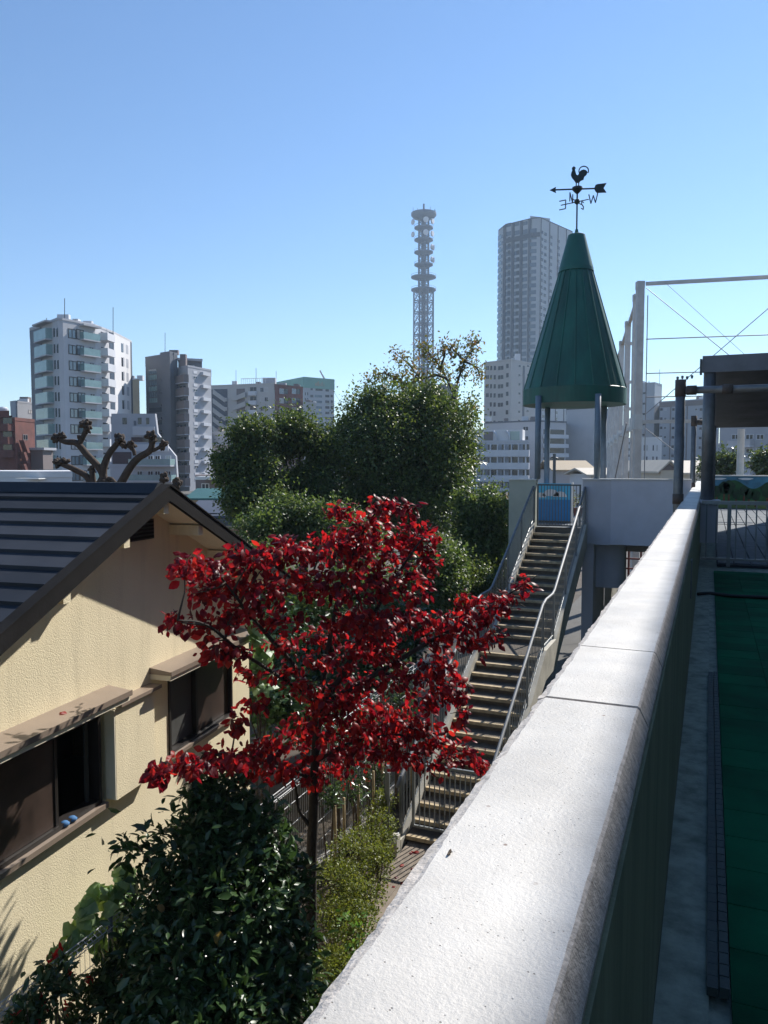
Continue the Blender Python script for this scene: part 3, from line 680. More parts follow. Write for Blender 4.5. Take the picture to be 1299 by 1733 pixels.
part('hub', MB().lathe([(.03,zl-.07),(.075,zl-.03),(.085,zl),(.06,zl+.06),(.025,zl+.08)], (tx,ty), 12), M['vane'], wv)
part('hub', MB().lathe([(.03,zar-.13),(.09,zar-.07),(.15,zar),(.14,zar+.05),(.05,zar+.075)], (tx,ty), 12), M['vane'], wv)
AR = (VR + VF*(-.10)).normalized()
def va(u, dz): q = Vector((tx,ty,zar+dz)) + AR*u; return tuple(q)
part('arrow_shaft', MB().tube([va(-.62,-.0),va(.5,.0)], .022, 8), M['vane'], wv)
nrm = Vector((-AR.y, AR.x, 0))*.02
part('arrow_head', MB().prism([va(-.76,0),va(-.58,.085),va(-.60,0),va(-.58,-.085)], nrm), M['vane'], wv)
part('arrow_tail', MB().prism([va(.46,0),va(.50,.10),va(.56,.12),va(.80,.14),va(.72,.0),va(.80,-.12),va(.54,-.12),va(.50,-.08)], nrm), M['vane'], wv)
k_ = .00168
def rp(x, y): u = (x-635)*k_; q = Vector((tx,ty,0)) + AR*u; return (q.x, q.y, zar+.06+(460-y)*k_)
out = [(540,160),(552,135),(572,124),(592,132),(608,158),(590,162),(600,205),(615,258),(640,270),(654,252),(662,222),(690,192),(735,180),(776,194),(798,228),(782,270),(748,298),(735,345),(690,362),(665,392),(610,392),(584,352),(545,305),(528,262),(534,222),(552,182)]
part('rooster', MB().prism([rp(*p) for p in out], nrm*1.6), M['vane'], wv)
part('rooster_tail', MB().tube([rp(735+78*math.cos(t), 205-75*math.sin(t)) for t in np.linspace(-.5,3.5,18)], .016, 6), M['vane'], wv)
for x in (617, 657): part('rooster_leg', MB().tube([rp(x,385),rp(x,465)], .016, 6), M['vane'], wv)
def letter(ch, dirv, ln, strokes, s=.2):
    d = Vector(dirv).normalized(); base = Vector((tx,ty,zl)) + d*ln
    part('arm', MB().tube([Vector((tx,ty,zl)), base], .014, 6), M['vane'], wv)
    mb = MB()
    for (x0,y0,x1,y1) in strokes: mb.tube([base+d*x0*s+Vector((0,0,(y0-.5)*s)), base+d*x1*s+Vector((0,0,(y1-.5)*s))], .015, 6)
    part('letter_'+ch, mb, M['vane'], wv)
W_ = VR*.41 - VF*.31; N_ = VR*(-.31) - VF*.41
letter('e', -W_, .34, [(0,0,0,1),(0,0,.8,0),(0,.5,.6,.5),(0,1,.8,1)], .24)
letter('w', W_, .34, [(0,1,.25,0),(.25,0,.5,.8),(.5,.8,.75,0),(.75,0,1,1)], .26)
letter('n', N_, .30, [(0,0,0,1),(0,0,.8,1),(.8,0,.8,1)], .24)
letter('s', -N_, .30, [(0,.05,.6,.05),(.6,.05,.7,.4),(.7,.4,.1,.6),(.1,.6,.1,.95),(.1,.95,.7,.95)], .22)

# ================================================================== CREAM HOUSE
PH = math.radians(6.416); HD = Vector((-math.sin(PH), math.cos(PH), 0)); HN = Vector((math.cos(PH), math.sin(PH), 0)); HA = 5.1
def H(u, w_, z): q = HD*u - HN*(HA - w_); return Vector((q.x, q.y, z))
hs = thing('house', 'cream stucco house with dark metal gable roof', 'house', tuple(H(7.4,-2,0)))
def hbox(u0, u1, w0, w1, z0, z1, m=None, mb=None):
    mb = mb or MB(); o = H(u0, w0, z0)
    # axes: HN (w), HD (u), z -> right handed (HN x HD = +z)
    return mb.obox(o, HN*(w1-w0), HD*(u1-u0), (0,0,z1-z0), m)
UP, ZR, SL, OH = 7.44, 5.85, .45, .45
U0, U1 = 4.25, 10.20
def roofz(u): return ZR - SL*abs(u-UP)
def wallpoly(pts, mb, th=.16): mb.prism([H(u,0,z) for u, z in pts], -HN*th)
mb = MB(); rt = lambda u: roofz(u) - .15
W1 = (4.75, 6.82, 2.53, 3.52); W2 = (8.03, 9.65, 2.56, 3.50)
wallpoly([(U0,0),(W1[0],0),(W1[0],rt(W1[0])),(U0,rt(U0))], mb)
wallpoly([(W1[0],0),(W1[1],0),(W1[1],W1[2]),(W1[0],W1[2])], mb); wallpoly([(W1[0],W1[3]),(W1[1],W1[3]),(W1[1],rt(W1[1])),(W1[0],rt(W1[0]))], mb)
wallpoly([(W1[1],0),(W2[0],0),(W2[0],rt(W2[0])),(UP,rt(UP)),(W1[1],rt(W1[1]))], mb)
wallpoly([(W2[0],0),(W2[1],0),(W2[1],W2[2]),(W2[0],W2[2])], mb); wallpoly([(W2[0],W2[3]),(W2[1],W2[3]),(W2[1],rt(W2[1])),(W2[0],rt(W2[0]))], mb)
wallpoly([(W2[1],0),(U1,0),(U1,rt(U1)),(W2[1],rt(W2[1]))], mb)
part('wall', mb, M['stucco'], hs)
part('side_wall', hbox(U1-.16,U1-.001,-8,-.16,0,rt(U1)-.02), M['stucco'], hs)
part('side_wall', hbox(U0+.001,U0+.16,-8,-.16,0,rt(U0)-.02), M['stucco'], hs)
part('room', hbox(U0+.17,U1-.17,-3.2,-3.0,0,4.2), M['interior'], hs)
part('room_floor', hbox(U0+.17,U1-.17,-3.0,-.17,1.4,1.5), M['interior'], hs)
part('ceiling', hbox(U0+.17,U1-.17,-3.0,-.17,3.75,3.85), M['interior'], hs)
# roof: deck, metal courses, barge boards
HS = 3.35
rf = part('roof', MB(), M['soffit'], hs)
def slope(sgn, name, u_a, u_b, w0, w1, up0, up1, m, parent=hs, lift=0):
    """slab on one slope between horizontal offsets u_a<u_b from the ridge, thickness up0..up1 above the roof line"""
    a, b = UP+sgn*u_a, UP+sgn*u_b
    vs = [H(a,w0,roofz(a)+up0), H(b,w0,roofz(b)+up0), H(b,w1,roofz(b)+up0), H(a,w1,roofz(a)+up0), H(a,w0,roofz(a)+up1+lift*0), H(b,w0,roofz(b)+up1+lift), H(b,w1,roofz(b)+up1+lift), H(a,w1,roofz(a)+up1)]
    f = [(0,3,2,1),(4,5,6,7),(0,1,5,4),(1,2,6,5),(2,3,7,6),(3,0,4,7)]
    if sgn < 0: f = [t[::-1] for t in f]
    return part(name, MB().add(vs, f), m, parent)
bpy.data.objects.remove(rf)
for s in (-1, 1):
    slope(s, 'soffit', .0, HS, -8, OH-.05, -.15, -.12, M['soffit'])
    dk = slope(s, 'roof_deck', .0, HS, -8, OH-.06, -.119, -.05, M['barge'])
    nC = 13; cw = HS/nC
    for k in range(nC): slope(s, 'roof_course', k*cw, (k+1)*cw+.015, -8, OH-.051, -.05, -.028, M['roof_metal'], hs, .034)
    slope(s, 'barge_board', -.0 if s > 0 else .0, HS+.02, OH-.05, OH, -.155, .012, M['barge'])
    slope(s, 'barge_cap', .0, HS+.02, OH-.11, OH+.012, .013, .028, M['barge'])
    for off in (.73, 1.64, 2.55):
        a = UP+s*off; zt_ = roofz(a)-.152; part('purlin', hbox(a-.05,a+.05,0,OH-.052,zt_-.12,zt_), M['stucco'], hs)
part('purlin', hbox(UP-.05,UP+.05,0,OH-.052,ZR-.30,ZR-.172), M['stucco'], hs)
part('ridge_cap', MB().prism([H(UP-.16,-8,roofz(UP-.16)+.0), H(UP-.05,-8,ZR+.04), H(UP+.05,-8,ZR+.04), H(UP+.16,-8,roofz(UP+.16))], HN*(8+OH-.12)), M['roof_metal'], hs)
# gable vent
vt = part('vent', hbox(7.10,7.76,.0,.03,5.24,5.47), M['frame_dark'], hs)
for k in range(5): part('louver', hbox(7.13,7.73,.03,.05,5.26+k*.042,5.28+k*.042), M['barge'], vt)
# windows
def wframe(u0, u1, z0, z1, w0, w1, t, m, parent, name='frame'):
    mb = MB(); hbox(u0,u1,w0,w1,z0,z0+t,None,mb); hbox(u0,u1,w0,w1,z1-t,z1,None,mb); hbox(u0,u0+t,w0,w1,z0+t,z1-t,None,mb); hbox(u1-t,u1,w0,w1,z0+t,z1-t,None,mb)
    return part(name, mb, m, parent)
w1 = wframe(W1[0]+.01, W1[1]-.09, W1[2]+.01, W1[3]-.01, -.12, .02, .045, M['frame_dark'], hs, 'window')
part('reveal', hbox(W1[1]-.088,W1[1]-.002,-.14,-.10,W1[2],W1[3]), M['stucco'], w1)
part('shutter_panel', hbox(W1[0]+.06, 6.09, -.05, -.02, W1[2]+.06, W1[3]-.06), M['shutter_brown'], w1)
part('shutter_rail', hbox(6.06, 6.10, -.055, -.008, W1[2]+.06, W1[3]-.06), M['frame_dark'], w1)
part('sash', hbox(6.60, 6.64, -.10, -.07, W1[2]+.06, W1[3]-.06), M['screen'], w1)
part('paper', hbox(6.10, 6.14, -.09, -.085, 2.75, 3.35), M['cap_white'], w1)
part('sill', hbox(W1[0]-.03, W1[1]-.05, -.12, .07, W1[2]-.045, W1[2]+.008), M['awning'], w1)
w2 = wframe(W2[0]+.005, W2[1]-.005, W2[2]+.005, W2[3]-.01, -.12, .02, .035, M['frame_dark'], hs, 'window')
part('screen_panel', hbox(W2[0]+.045, 8.70, -.09, -.07, W2[2]+.05, W2[3]-.05), M['screen'], w2)
part('shutter_panel', hbox(8.72, W2[1]-.045, -.06, -.035, W2[2]+.05, W2[3]-.05), M['shutter_brown'], w2)
part('mullion', hbox(8.68, 8.73, -.065, -.0, W2[2]+.045, W2[3]-.05), M['frame_dark'], w2)
part('sill', hbox(W2[0]-.02, W2[1]+.03, -.12, .06, W2[2]-.04, W2[2]+.004), M['awning'], w2)
def awning(u0, u1, z):
    vs = [(0,z),( .28,z-.035),(.28,z-.075),(0,z-.075)]
    a = part('awning', MB().prism([H(u0,w_,zz) for w_, zz in vs], HD*(u1-u0)), M['awning'], hs)
    part('awning_edge', hbox(u0-.004,u1+.004,.281,.294,z-.085,z-.028), M['awning'], a)
    part('awning_soffit', hbox(u0+.01,u1-.01,0,.27,z-.14,z-.076), M['soffit'], a)
awning(4.6, 6.90, 3.75); awning(7.66, 9.95, 3.74)
bx_ = part('shutter_box', hbox(6.84,7.56,.0,.12,2.53,3.52), M['stucco'], hs)
part('shutter_box_cap', hbox(6.90,7.66,.0,.16,3.52,3.56), M['awning'], bx_)
part('corner_board', hbox(6.823,6.839,.0,.118,2.54,3.51), M['soffit'], bx_)
part('cable', MB().tube([H(5.32,.015,z)+HD*(.03*math.sin(9*z)) for z in np.linspace(3.78,4.5,14)], .006, 5), M['black'], hs)
cl = thing('cloth', 'crumpled blue cloth left on the window sill', 'cloth', tuple(H(6.2,.0,W1[2]+.008)))
for k in range(2):
    c = H(6.17+.11*k,.0,W1[2]+.01); part('fold', MB().lathe([(.02,c.z-.0),(.045,c.z+.012),(.05,c.z+.03),(.03,c.z+.05),(.005,c.z+.055)], (c.x,c.y), 9), M['cloth_blue'], cl, True)
fl = tag(link('fallen_leaf', (lambda t: (lambda me: (me.from_pydata([tuple(v) for v in t[0]], [], t[1]), me.materials.append(M['leaf_red']), me)[2])(bpy.data.meshes.new('fallen_leaf')))(T_broad())), 'single red leaf lying on the nearer window awning', 'leaf')
q = H(5.98,.15,3.745); fl.location = q; fl.scale = (.10,.10,.10); fl.rotation_euler = (.15,-.1,1.9)

# ================================================================== FENCE, PLANTS
# ---- welded mesh fence along the house, with a kerb under it
kb = struct('fence_kerb', MB().box(-5.32,-5.08,3,20.6,0,.15), M['kerb'])
for k in range(8):
    y0 = 3.5 + k*2.05; zb_ = .15 if y0 < 9.5 else .15; top = 1.74 if y0 < 9.5 else 2.2
    f = thing('fence_panel', 'section of white welded mesh fence, number %s from the front along the house' % ('first','second','third','fourth','fifth','sixth','seventh','eighth')[k] if False else
              ['nearest mesh fence section under the near house window', 'mesh fence section beside the light green vine', 'mesh fence section behind the dark evergreen bush', 'mesh fence section behind the red tree trunk', 'mesh fence section behind the staked photinia', 'mesh fence section beside the lower staircase flight', 'mesh fence section beside the stair landing', 'farthest mesh fence section near the platform'][k],
              'fence', (-5.2, y0+1, .15), 'mesh fence sections along the house')
    part('post', MB().tube([(-5.2,y0,.15),(-5.2,y0,top+.02)], .024, 10), M['galv'], f, True)
    mb = MB()
    y = y0 + .07
    while y < y0+2.0:
        mb.tube([(-5.17,y,.18),(-5.17,y,top-.1),(-5.13,y,top-.04),(-5.19,y,top),(-5.21,y,top-.06),(-5.17,y,top-.1)], .0032, 4, False); y += .06
    for z in list(np.arange(.25, top-.2, .3)) + [top-.1]: mb.tube([(-5.166,y0+.03,z),(-5.166,y0+2.02,z)], .005, 4, False)
    for x, z in ((-5.13,top-.04),(-5.19,top),(-5.21,top-.06)): mb.tube([(x,y0+.03,z),(x,y0+2.02,z)], .006, 4, False)
    o = part('mesh_wires', mb, M['fence_white'], f); o['kind'] = 'stuff'

# ---- red dogwood
TB = onx(527, 1600, -4.35); tr = thing('dogwood_tree', 'dogwood tree with dense dark red autumn leaves', 'tree', (TB.x, TB.y, 0))
def depth(px): return 9.0 if px > 500 else 7.2 + 1.8*max(0, (px-265)/235)
CL = [(640,858,24,16),(573,864,26,14),(688,860,24,14),(610,892,50,24),(700,903,40,22),(560,925,60,28),(640,930,75,30),(480,930,50,25),(420,942,48,22),(345,955,42,19),(311,958,20,15),(370,990,55,20),(440,990,60,25),(520,985,60,28),(600,990,70,28),(680,985,55,25),(722,945,20,30),(345,1002,26,13),
 (405,1032,45,17),(470,1045,50,19),(640,1045,60,22),(590,1052,50,20),(700,1050,50,22),(300,1052,26,13),(345,1057,28,11),(385,1050,25,12),(365,1100,28,16),(402,1104,26,13),(480,1090,30,12),(560,1117,60,13),(620,1097,50,14),(650,1110,40,13),
 (750,1075,40,22),(790,1050,45,20),(780,1020,20,20),(830,1022,34,20),(860,1006,24,15),(888,988,12,11),(838,1078,13,9),(800,1085,36,16),(740,1120,35,25),(765,1160,28,28),(728,1175,34,24),(780,1205,13,18),
 (560,1182,45,16),(612,1190,50,18),(540,1215,60,20),(650,1225,60,24),(700,1215,45,24),(740,1250,40,20),(790,1275,28,18),(814,1296,14,12),(600,1250,70,28),(500,1255,60,24),(440,1272,48,19),(385,1282,45,16),(322,1292,42,13),(270,1299,20,11),(430,1190,24,12),(400,1222,18,11),(660,1275,60,20),(720,1285,48,18),(560,1290,50,20),(480,1305,38,15),(420,1306,28,10),(530,1320,22,10),(480,1135,38,12),(600,1152,50,13),(680,1150,42,18),(520,1160,38,13),(425,1142,24,11),(640,1075,40,14),(545,1075,40,14)]
P = []; cents = []
for (px, py, rx, ry) in CL:
    D = depth(px) + random.uniform(-.35, .3) - (1.4*min(1, (460-px)/130) if py > 1250 and px < 460 else 0)
    c = at(px, py, D); s = D/1302; cents.append((c, px, py))
    n = int(7 + rx*ry*.058)
    u = unit(rnd(n))*(RNG.random(n)**.4)[:,None]
    q = np.array(c)[None,:] + (u[:,0:1]*rx*s*1.06)*np.array(VR) + (u[:,1:2]*min(.42, rx*s*.8))*np.array(VF) + (u[:,2:3]*ry*s*1.12)*np.array([0,0,1.])
    P.append(q)
P = np.concatenate(P); tw = 2
P = np.repeat(P, tw, 0) + rnd(len(P)*tw, .035)
outw = unit((P - np.array([TB.x, TB.y, 3.0]))*np.array([1,1,.2]) + rnd(len(P), .5))
ax = unit(outw*.6 + np.array([0,0,-.65]) + rnd(len(P), .6)); nr = unit(outw*.6 + np.array([0,0,.6]) + rnd(len(P), .6))
sz = .098*RNG.uniform(.45, 1.25, len(P))
split_leaves(tr, M['leaf_red'], P, ax, nr, sz, T_broad(), 'red', 300)
# trunk, limbs and twigs
fork = at(540,1195,9.06)
def limb(parent, name, pts, r0, r1, m, n=8):
    pts = [Vector(p) for p in pts]; k = len(pts)
    # smooth the polyline
    fine = []
    for i in range(k-1):
        p0, p1, p2, p3 = pts[max(i-1,0)], pts[i], pts[i+1], pts[min(i+2,k-1)]
        for j in range(4):
            t = j/4; fine.append(.5*((2*p1) + (p2-p0)*t + (2*p0-5*p1+4*p2-p3)*t*t + (3*p1-p0-3*p2+p3)*t**3))
    fine.append(pts[-1]); L = len(fine)-1
    part(name, MB().tube(fine, [r0+(r1-r0)*i/L for i in range(L+1)], n), m, parent, True)
limb(tr, 'trunk', [(TB.x,TB.y,-.02), at(526,1480,9.06), at(530,1380,9.06), at(533,1290,9.07), fork], .075, .05, M['bark_dark'], 10)
mains = {'a': [fork, at(500,1130,9.05), at(430,1050,8.36), at(380,985,7.88)], 'b': [fork, at(555,1100,9.09), at(575,1000,9.09), at(610,910,9.09), at(640,860,9.06)], 'c': [fork, at(580,1140,9.01), at(620,1060,8.99), at(680,960,8.99), at(715,910,8.99)],
         'd': [fork, at(620,1150,9.04), at(720,1090,9.06), at(800,1045,9.09), at(880,993,9.09)], 'e': [at(533,1290,9.07), at(600,1255,9.01), at(700,1245,9.04), at(800,1280,9.06)], 'f': [at(531,1320,9.06), at(480,1300,8.85), at(390,1285,7.97), at(270,1298,6.80)],
         'g': [fork, at(480,1150,8.85), at(410,1105,8.17), at(350,1058,7.58), at(300,1050,7.09)], 'h': [at(640,1140,9.04), at(720,1150,9.04), at(775,1200,9.06)], 'i': [at(526,1400,9.06), at(505,1370,9.01), at(495,1320,9.00), at(440,1265,8.46)]}
allp = []
for k, pts in mains.items():
    limb(tr, 'limb', pts, .042 if k in 'abcd' else .028, .008, M['bark_dark'])
    for a_, b_ in zip(pts, pts[1:]):
        for t in np.linspace(0, 1, 5): allp.append(a_.lerp(b_, t))
mb = MB()
for c, px, py in cents:
    q = min(allp, key=lambda p: (p-c).length + max(0, p.z-c.z)*.6); mid = q.lerp(c, .55) + Vector((random.uniform(-.08,.08), random.uniform(-.08,.08), random.uniform(-.02,.1)))
    mb.tube([q, mid, c], [.012, .008, .004], 5)
    for j in range(4):
        sg = .16 if px > 400 else .06; e = c + Vector((random.gauss(0,sg), random.gauss(0,sg), random.gauss(0,.06))); mb.tube([mid.lerp(c,.5), mid.lerp(e,.7), e], [.006,.005,.003], 4)
o = part('twigs', mb, M['bark'], tr, True); o['kind'] = 'stuff'

# ---- big dark evergreen bush in front of the fence
bc = at(372, 1560, 7.2)
bs = thing('evergreen_bush', 'big dark glossy evergreen bush beside the cream house', 'bush', (bc.x, bc.y, 0))
blobs = []
for px, py, r, D in ((375,1400,62,7.3),(330,1450,75,7.2),(430,1430,70,7.2),(300,1540,85,7.0),(400,1540,110,6.8),(470,1500,55,7.2),(480,1600,55,6.9),(330,1640,110,6.5),(450,1680,75,6.5),(390,1345,40,7.4),(345,1340,30,7.4),(230,1650,55,6.8),(228,1432,24,7.0),(370,1740,120,6.2),(250,1740,80,6.4),(275,1600,50,7.0),(490,1700,50,6.6)):
    c = at(px, py, D); s = D/1302; blobs.append((tuple(c), (r*s, r*s, r*s)))
c, u = blob_points(blobs, 2300, .66, -.8); tw = 5
P = np.repeat(c, tw, 0) + rnd(len(c)*tw, .03); U = np.repeat(u, tw, 0)
ax = unit(U*.6 + rnd(len(P), .75) + np.array([0,0,.15])); nr = unit(U*.5 + rnd(len(P), .4) + np.array([0,0,.75])); sz = .095*RNG.uniform(.6, 1.25, len(P))
TE = (np.array([(0,0,0),(.35,.19,.03),(.35,0,-.03),(.35,-.19,.03),(.7,.17,-.01),(.7,0,-.06),(.7,-.17,-.01),(1,0,-.14)]), [(0,2,1),(0,3,2),(1,2,5,4),(2,3,6,5),(4,5,7),(5,6,7)])
split_leaves(bs, M['leaf_dark'], P, ax, nr, sz, TE, 'ever', 300)
inner = [(b[0], tuple(r*.72 for r in b[1])) for b in blobs]
crown(bs, inner, 7000, M['leaf_dark'], .13, TE, shell=.3, name='inner_foliage')
for k in range(16):
    b = random.choice(blobs[:9]); u_ = Vector((random.uniform(.2,1), random.uniform(-1,-.1), random.uniform(-.6,.8))).normalized(); q = Vector(b[0]) + u_*b[1][0]*1.02
    leaf_objects('dry_leaf', bs, M['leaf_dry'], np.array([q]), np.array([[random.gauss(0,.4), random.gauss(0,.4), -1]]), np.array([[u_.x,u_.y,.3]]), np.array([random.uniform(.08,.15)]), T_broad(), 'dry')
mb = MB()
for k in range(7):
    a = k*.9; e = bc + Vector((.6*math.cos(a), .6*math.sin(a), 0)); e.z = random.uniform(1.5,2.4)
    mb.tube([(bc.x+.08*math.cos(a), bc.y+.08*math.sin(a), 0), (bc.x+.25*math.cos(a), bc.y+.25*math.sin(a), .9), e], [.035,.028,.012], 6)
mb.tube([at(300,1520,7.0), at(262,1470,7.0), at(228,1425,7.0)], [.012,.009,.005], 6)
part('stems', mb, M['bark_dark'], bs, True)

# ---- clipped azaleas along the path
AZ = [(560,1500,48,9.7),(600,1445,46,10.4),(640,1400,34,11.2),(585,1560,44,9.1),(640,1450,22,10.6),(560,1640,36,8.2),(648,1355,20,12.0),(612,1520,38,9.5),(592,1650,36,8.3)]
AL = ['azalea bush beside the red tree trunk', 'azalea bush in the middle of the clipped row', 'azalea bush right below the gate posts', 'bushy azalea beside the plank path, in front of the tree trunk', 'small azalea tuft at the path edge by the gate foot', 'lowest azalea bush next to the white parapet edge', 'small pale azalea behind the gate posts', 'wide azalea bush spilling onto the plank path', 'low azalea bush nearest to the camera below the parapet']
for (px, py, r, D), lb in zip(AZ, AL):
    c = at(px, py, D); s = D/1302; R = r*s
    a = thing('azalea_bush', 'clipped yellow-green ' + lb, 'bush', (c.x, c.y, 0), 'clipped azaleas along the path')
    bl = [(tuple(c), (R,R,R*.85))] + [((c.x+random.uniform(-.6,.6)*R, c.y+random.uniform(-.7,.7)*R, c.z+random.uniform(-.2,.25)*R), (R*.6,)*3) for _ in range(6)] + [((c.x,c.y,max(.15,c.z*.45)), (R*.85,R*.85,max(.15,c.z*.5)))]
    crown(a, bl, int(2600*min(1.3,r/44)), M['leaf_azalea'], .036, T_two(.34), shell=.55, name='foliage', droop=-.2, twig=7, spread=.03)
    mb = MB()
    for k in range(5): mb.tube([(c.x,c.y,-.01),(c.x+random.uniform(-.5,.5)*R,c.y+random.uniform(-.5,.5)*R,c.z)], [.015,.006], 5)
    part('stems', mb, M['bark'], a)
c = at(600, 1590, 8.7); a = thing('seedling', 'fresh bright green weed growing between the azaleas', 'plant', (c.x, c.y, 0))
crown(a, [(tuple(c), (.2,.2,.25)), ((c.x,c.y,.25),(.16,.16,.25))], 220, leafmat('leaf_weed', [(.07,.17,.03),(.12,.24,.05),(.16,.28,.07)], .4, .4), .065, T_small(), shell=.2, name='foliage', spread=.05)
part('stem', MB().tube([(c.x,c.y,0),(c.x+.03,c.y,c.z)], [.01,.005], 5), M['bark'], a)

# ---- staked photinias along the fence
PH_ = [(575,1250,40,12.2,1330),(625,1235,42,12.6,1330),(670,1140,36,14.0,1200),(600,1320,34,10.9,1400),(560,1335,30,10.3,1420),(640,1310,30,12.0,1380),(690,1190,30,13.6,1230)]
PL_ = ['photinia at the left of the staked row behind the red tree', 'photinia in the middle of the staked row', 'tallest photinia with pale glossy leaves showing between red branches', 'low photinia with scarlet tips right of the trunk', 'low photinia just right of the red tree trunk', 'photinia in front of the gate posts', 'photinia beside the lower stair railing']
def photinia(px, py, r, D, lb, X=-4.98, n=260, red=40):
    c = onx(px, py, X) if X else at(px, py, D); s = D/1302; R = r*s
    a = thing('photinia', lb, 'shrub', (c.x, c.y, 0), 'photinia shrubs along the mesh fence')
    bl = [((c.x, c.y, c.z), (R*.7,R*1.0,R*1.15)), ((c.x+.05, c.y-.12, c.z-.35*R), (R*.6,R*.7,R*.8))]
    q, u = blob_points(bl, n//5, .25, -.9); P = np.repeat(q, 5, 0) + rnd(len(q)*5, .04); U = np.repeat(u, 5, 0)
    ax = unit(U*.5 + rnd(len(P), .7) + np.array([0,0,.35])); nr = unit(rnd(len(P), .5) + np.array([0,0,1.])); sz = .09*RNG.uniform(.6,1.2,len(P))
    leaf_mass('foliage', a, M['leaf_phot'], P, ax, nr, sz, TE)
    q, u = blob_points(bl[:1], red//4, .9, -.2); P = np.repeat(q, 4, 0) + rnd(len(q)*4, .015); ax = unit(np.repeat(u,4,0)*.4 + rnd(len(P), .5) + np.array([0,0,.4]))
    leaf_objects('leaf', a, M['leaf_photred'], P, ax, unit(rnd(len(P),.4)+np.array([0,0,1.])), .075*RNG.uniform(.6,1.2,len(P)), TE, 'photred')
    mb = MB()
    for k in range(4): mb.tube([(c.x+random.uniform(-.05,.05),c.y+random.uniform(-.05,.05),0),(c.x+random.uniform(-.1,.1),c.y+random.uniform(-.2,.2),c.z*.6),(c.x+random.uniform(-.6,.6)*R,c.y+random.uniform(-.6,.6)*R,c.z+.3*R)], [.014,.010,.004], 5)
    part('stems', mb, M['bark'], a)
    return c
for i, ((px, py, r, D, _), lb) in enumerate(zip(PH_, PL_)):
    c = photinia(px, py, r, D, lb)
    s_ = tag(part('stake', MB().tube([(c.x+.12,c.y-.1,-.02),(c.x+.10,c.y-.08,1.15)], .022, 7), M['stake'], None, True), 'bamboo stake at the ' + lb, 'stake', 'bamboo stakes by the fence')
for px, py, r, D, lb in ((95,1650,36,6.0,'photinia with red tips at the fence in the bottom left corner'),(180,1660,40,6.3,'photinia between the left fence and the dark bush'),(45,1725,40,5.6,'photinia cut off by the lower left corner of the photo'),(135,1715,46,5.9,'leafy photinia below the fence rail at the bottom left')):
    photinia(px, py, r, D, lb, X=-4.97, n=380, red=16)

# ---- broad-leaved vines
def vine(px0, blobs, lb, n, X, size):
    c0 = Vector(blobs[0][0]); a = thing('vine', lb, 'vine', (c0.x, c0.y, 0), 'light green vines')
    q, u = blob_points(blobs, n, .7, -.9); ax = unit(rnd(len(q),.5) + np.array([.3,-.2,-.55])); nr = unit(u*.5 + np.array([.75,-.35,.55]) + rnd(len(q),.25))
    heart = (np.array([(0,0,0),(-.12,.3,.02),(.2,.5,-.02),(.62,.32,-.06),(1,0,-.2),(.62,-.32,-.06),(.2,-.5,-.02),(-.12,-.3,.02),(.4,0,.04)]), [(0,8,1),(1,8,2),(2,8,3),(3,8,4),(4,8,5),(5,8,6),(6,8,7),(7,8,0)])
    split_leaves(a, M['leaf_vine'], q, ax, nr, size*RNG.uniform(.6,1.25,len(q)), heart, 'vine', min(160, n))
    mb = MB()
    for k in range(8):
        e = Vector(q[random.randrange(len(q))]); mb.tube([(c0.x,c0.y,0),(c0.x+.02,c0.y+random.uniform(-.2,.2),e.z*.5),e], [.012,.009,.004], 5)
    part('stems', mb, M['bark'], a)
bl = []
for px, py, r in ((205,1490,30),(165,1530,38),(215,1530,30),(140,1570,30),(180,1580,34),(105,1610,18)):
    c = onx(px, py, -5.33); s = 6.6/1302; bl.append((tuple(c), (.10, r*s*1.2, r*s)))
vine(0, bl, 'light green broad-leaved vine climbing the fence below the house window', 210, -5.3, .13)
bl = []
for px, py, r in ((440,1080,18),(448,1110,22),(440,1140,22),(445,1165,16),(432,1060,12)):
    c = at(px, py, 10.6); s = 10.4/1302; bl.append((tuple(c), (r*s*.7, r*s*.8, r*s)))
vine(0, bl, 'bright green ivy hanging at the far corner of the house', 120, 0, .16)

# ---- trees behind
def tree(name, label, cat, blobs_px, n, lm, size, trunk=None, tm=None, group=None, shell=.6, r0=.14, bark='bark_dark', dep=.85, spread=None, twig=6):
    bl = []
    for px, py, r, D in blobs_px:
        c = at(px, py, D); s = D/1302; rr = r if isinstance(r, tuple) else (r, r); bl.append((tuple(c), (rr[0]*s, rr[0]*s*dep, rr[1]*s)))
    tp = trunk or (blobs_px[0][0], blobs_px[0][3]); b = at(tp[0], 900, tp[1])
    t = thing(name, label, cat, (b.x, b.y, 0), group)
    top = max(bl, key=lambda q: q[0][2])[0]
    mb = MB(); f = Vector((b.x+.1, b.y, max(.8, top[2]*.38)))
    mb.tube([(b.x,b.y,-.02),(b.x+.05,b.y,f.z*.5),f], [r0*1.3, r0, r0*.85], 9)
    for q in bl:
        m_ = f.lerp(Vector(q[0]), .5) + Vector((random.uniform(-.2,.2), random.uniform(-.2,.2), .1)); mb.tube([f, m_, Vector(q[0])], [r0*.55, r0*.4, r0*.15], 6)
    part('trunk', mb, M[bark], t, True)
    sub = []
    for c_, r_ in bl:
        for _ in range(9):
            u_ = unit(rnd(1))[0]; u_[2] = abs(u_[2])*.9 + u_[2]*.1; k_s = random.uniform(.25, .55)
            sub.append((tuple(np.array(c_) + np.array(r_)*u_*.95), tuple(np.array(r_)*k_s)))
    crown(t, sub + bl, int(n*1.9), M[lm], size*1.12, tm, shell, 'crown', spread=(spread or size*1.3), twig=twig, ragged=1.0 if blobs_px[0][3] > 22 else .7)
    crown(t, [(q[0], tuple(r*.78 for r in q[1])) for q in bl], int(n*.6), M[lm], size*1.7, tm, .25, 'inner_foliage', spread=spread, twig=twig)
    return t
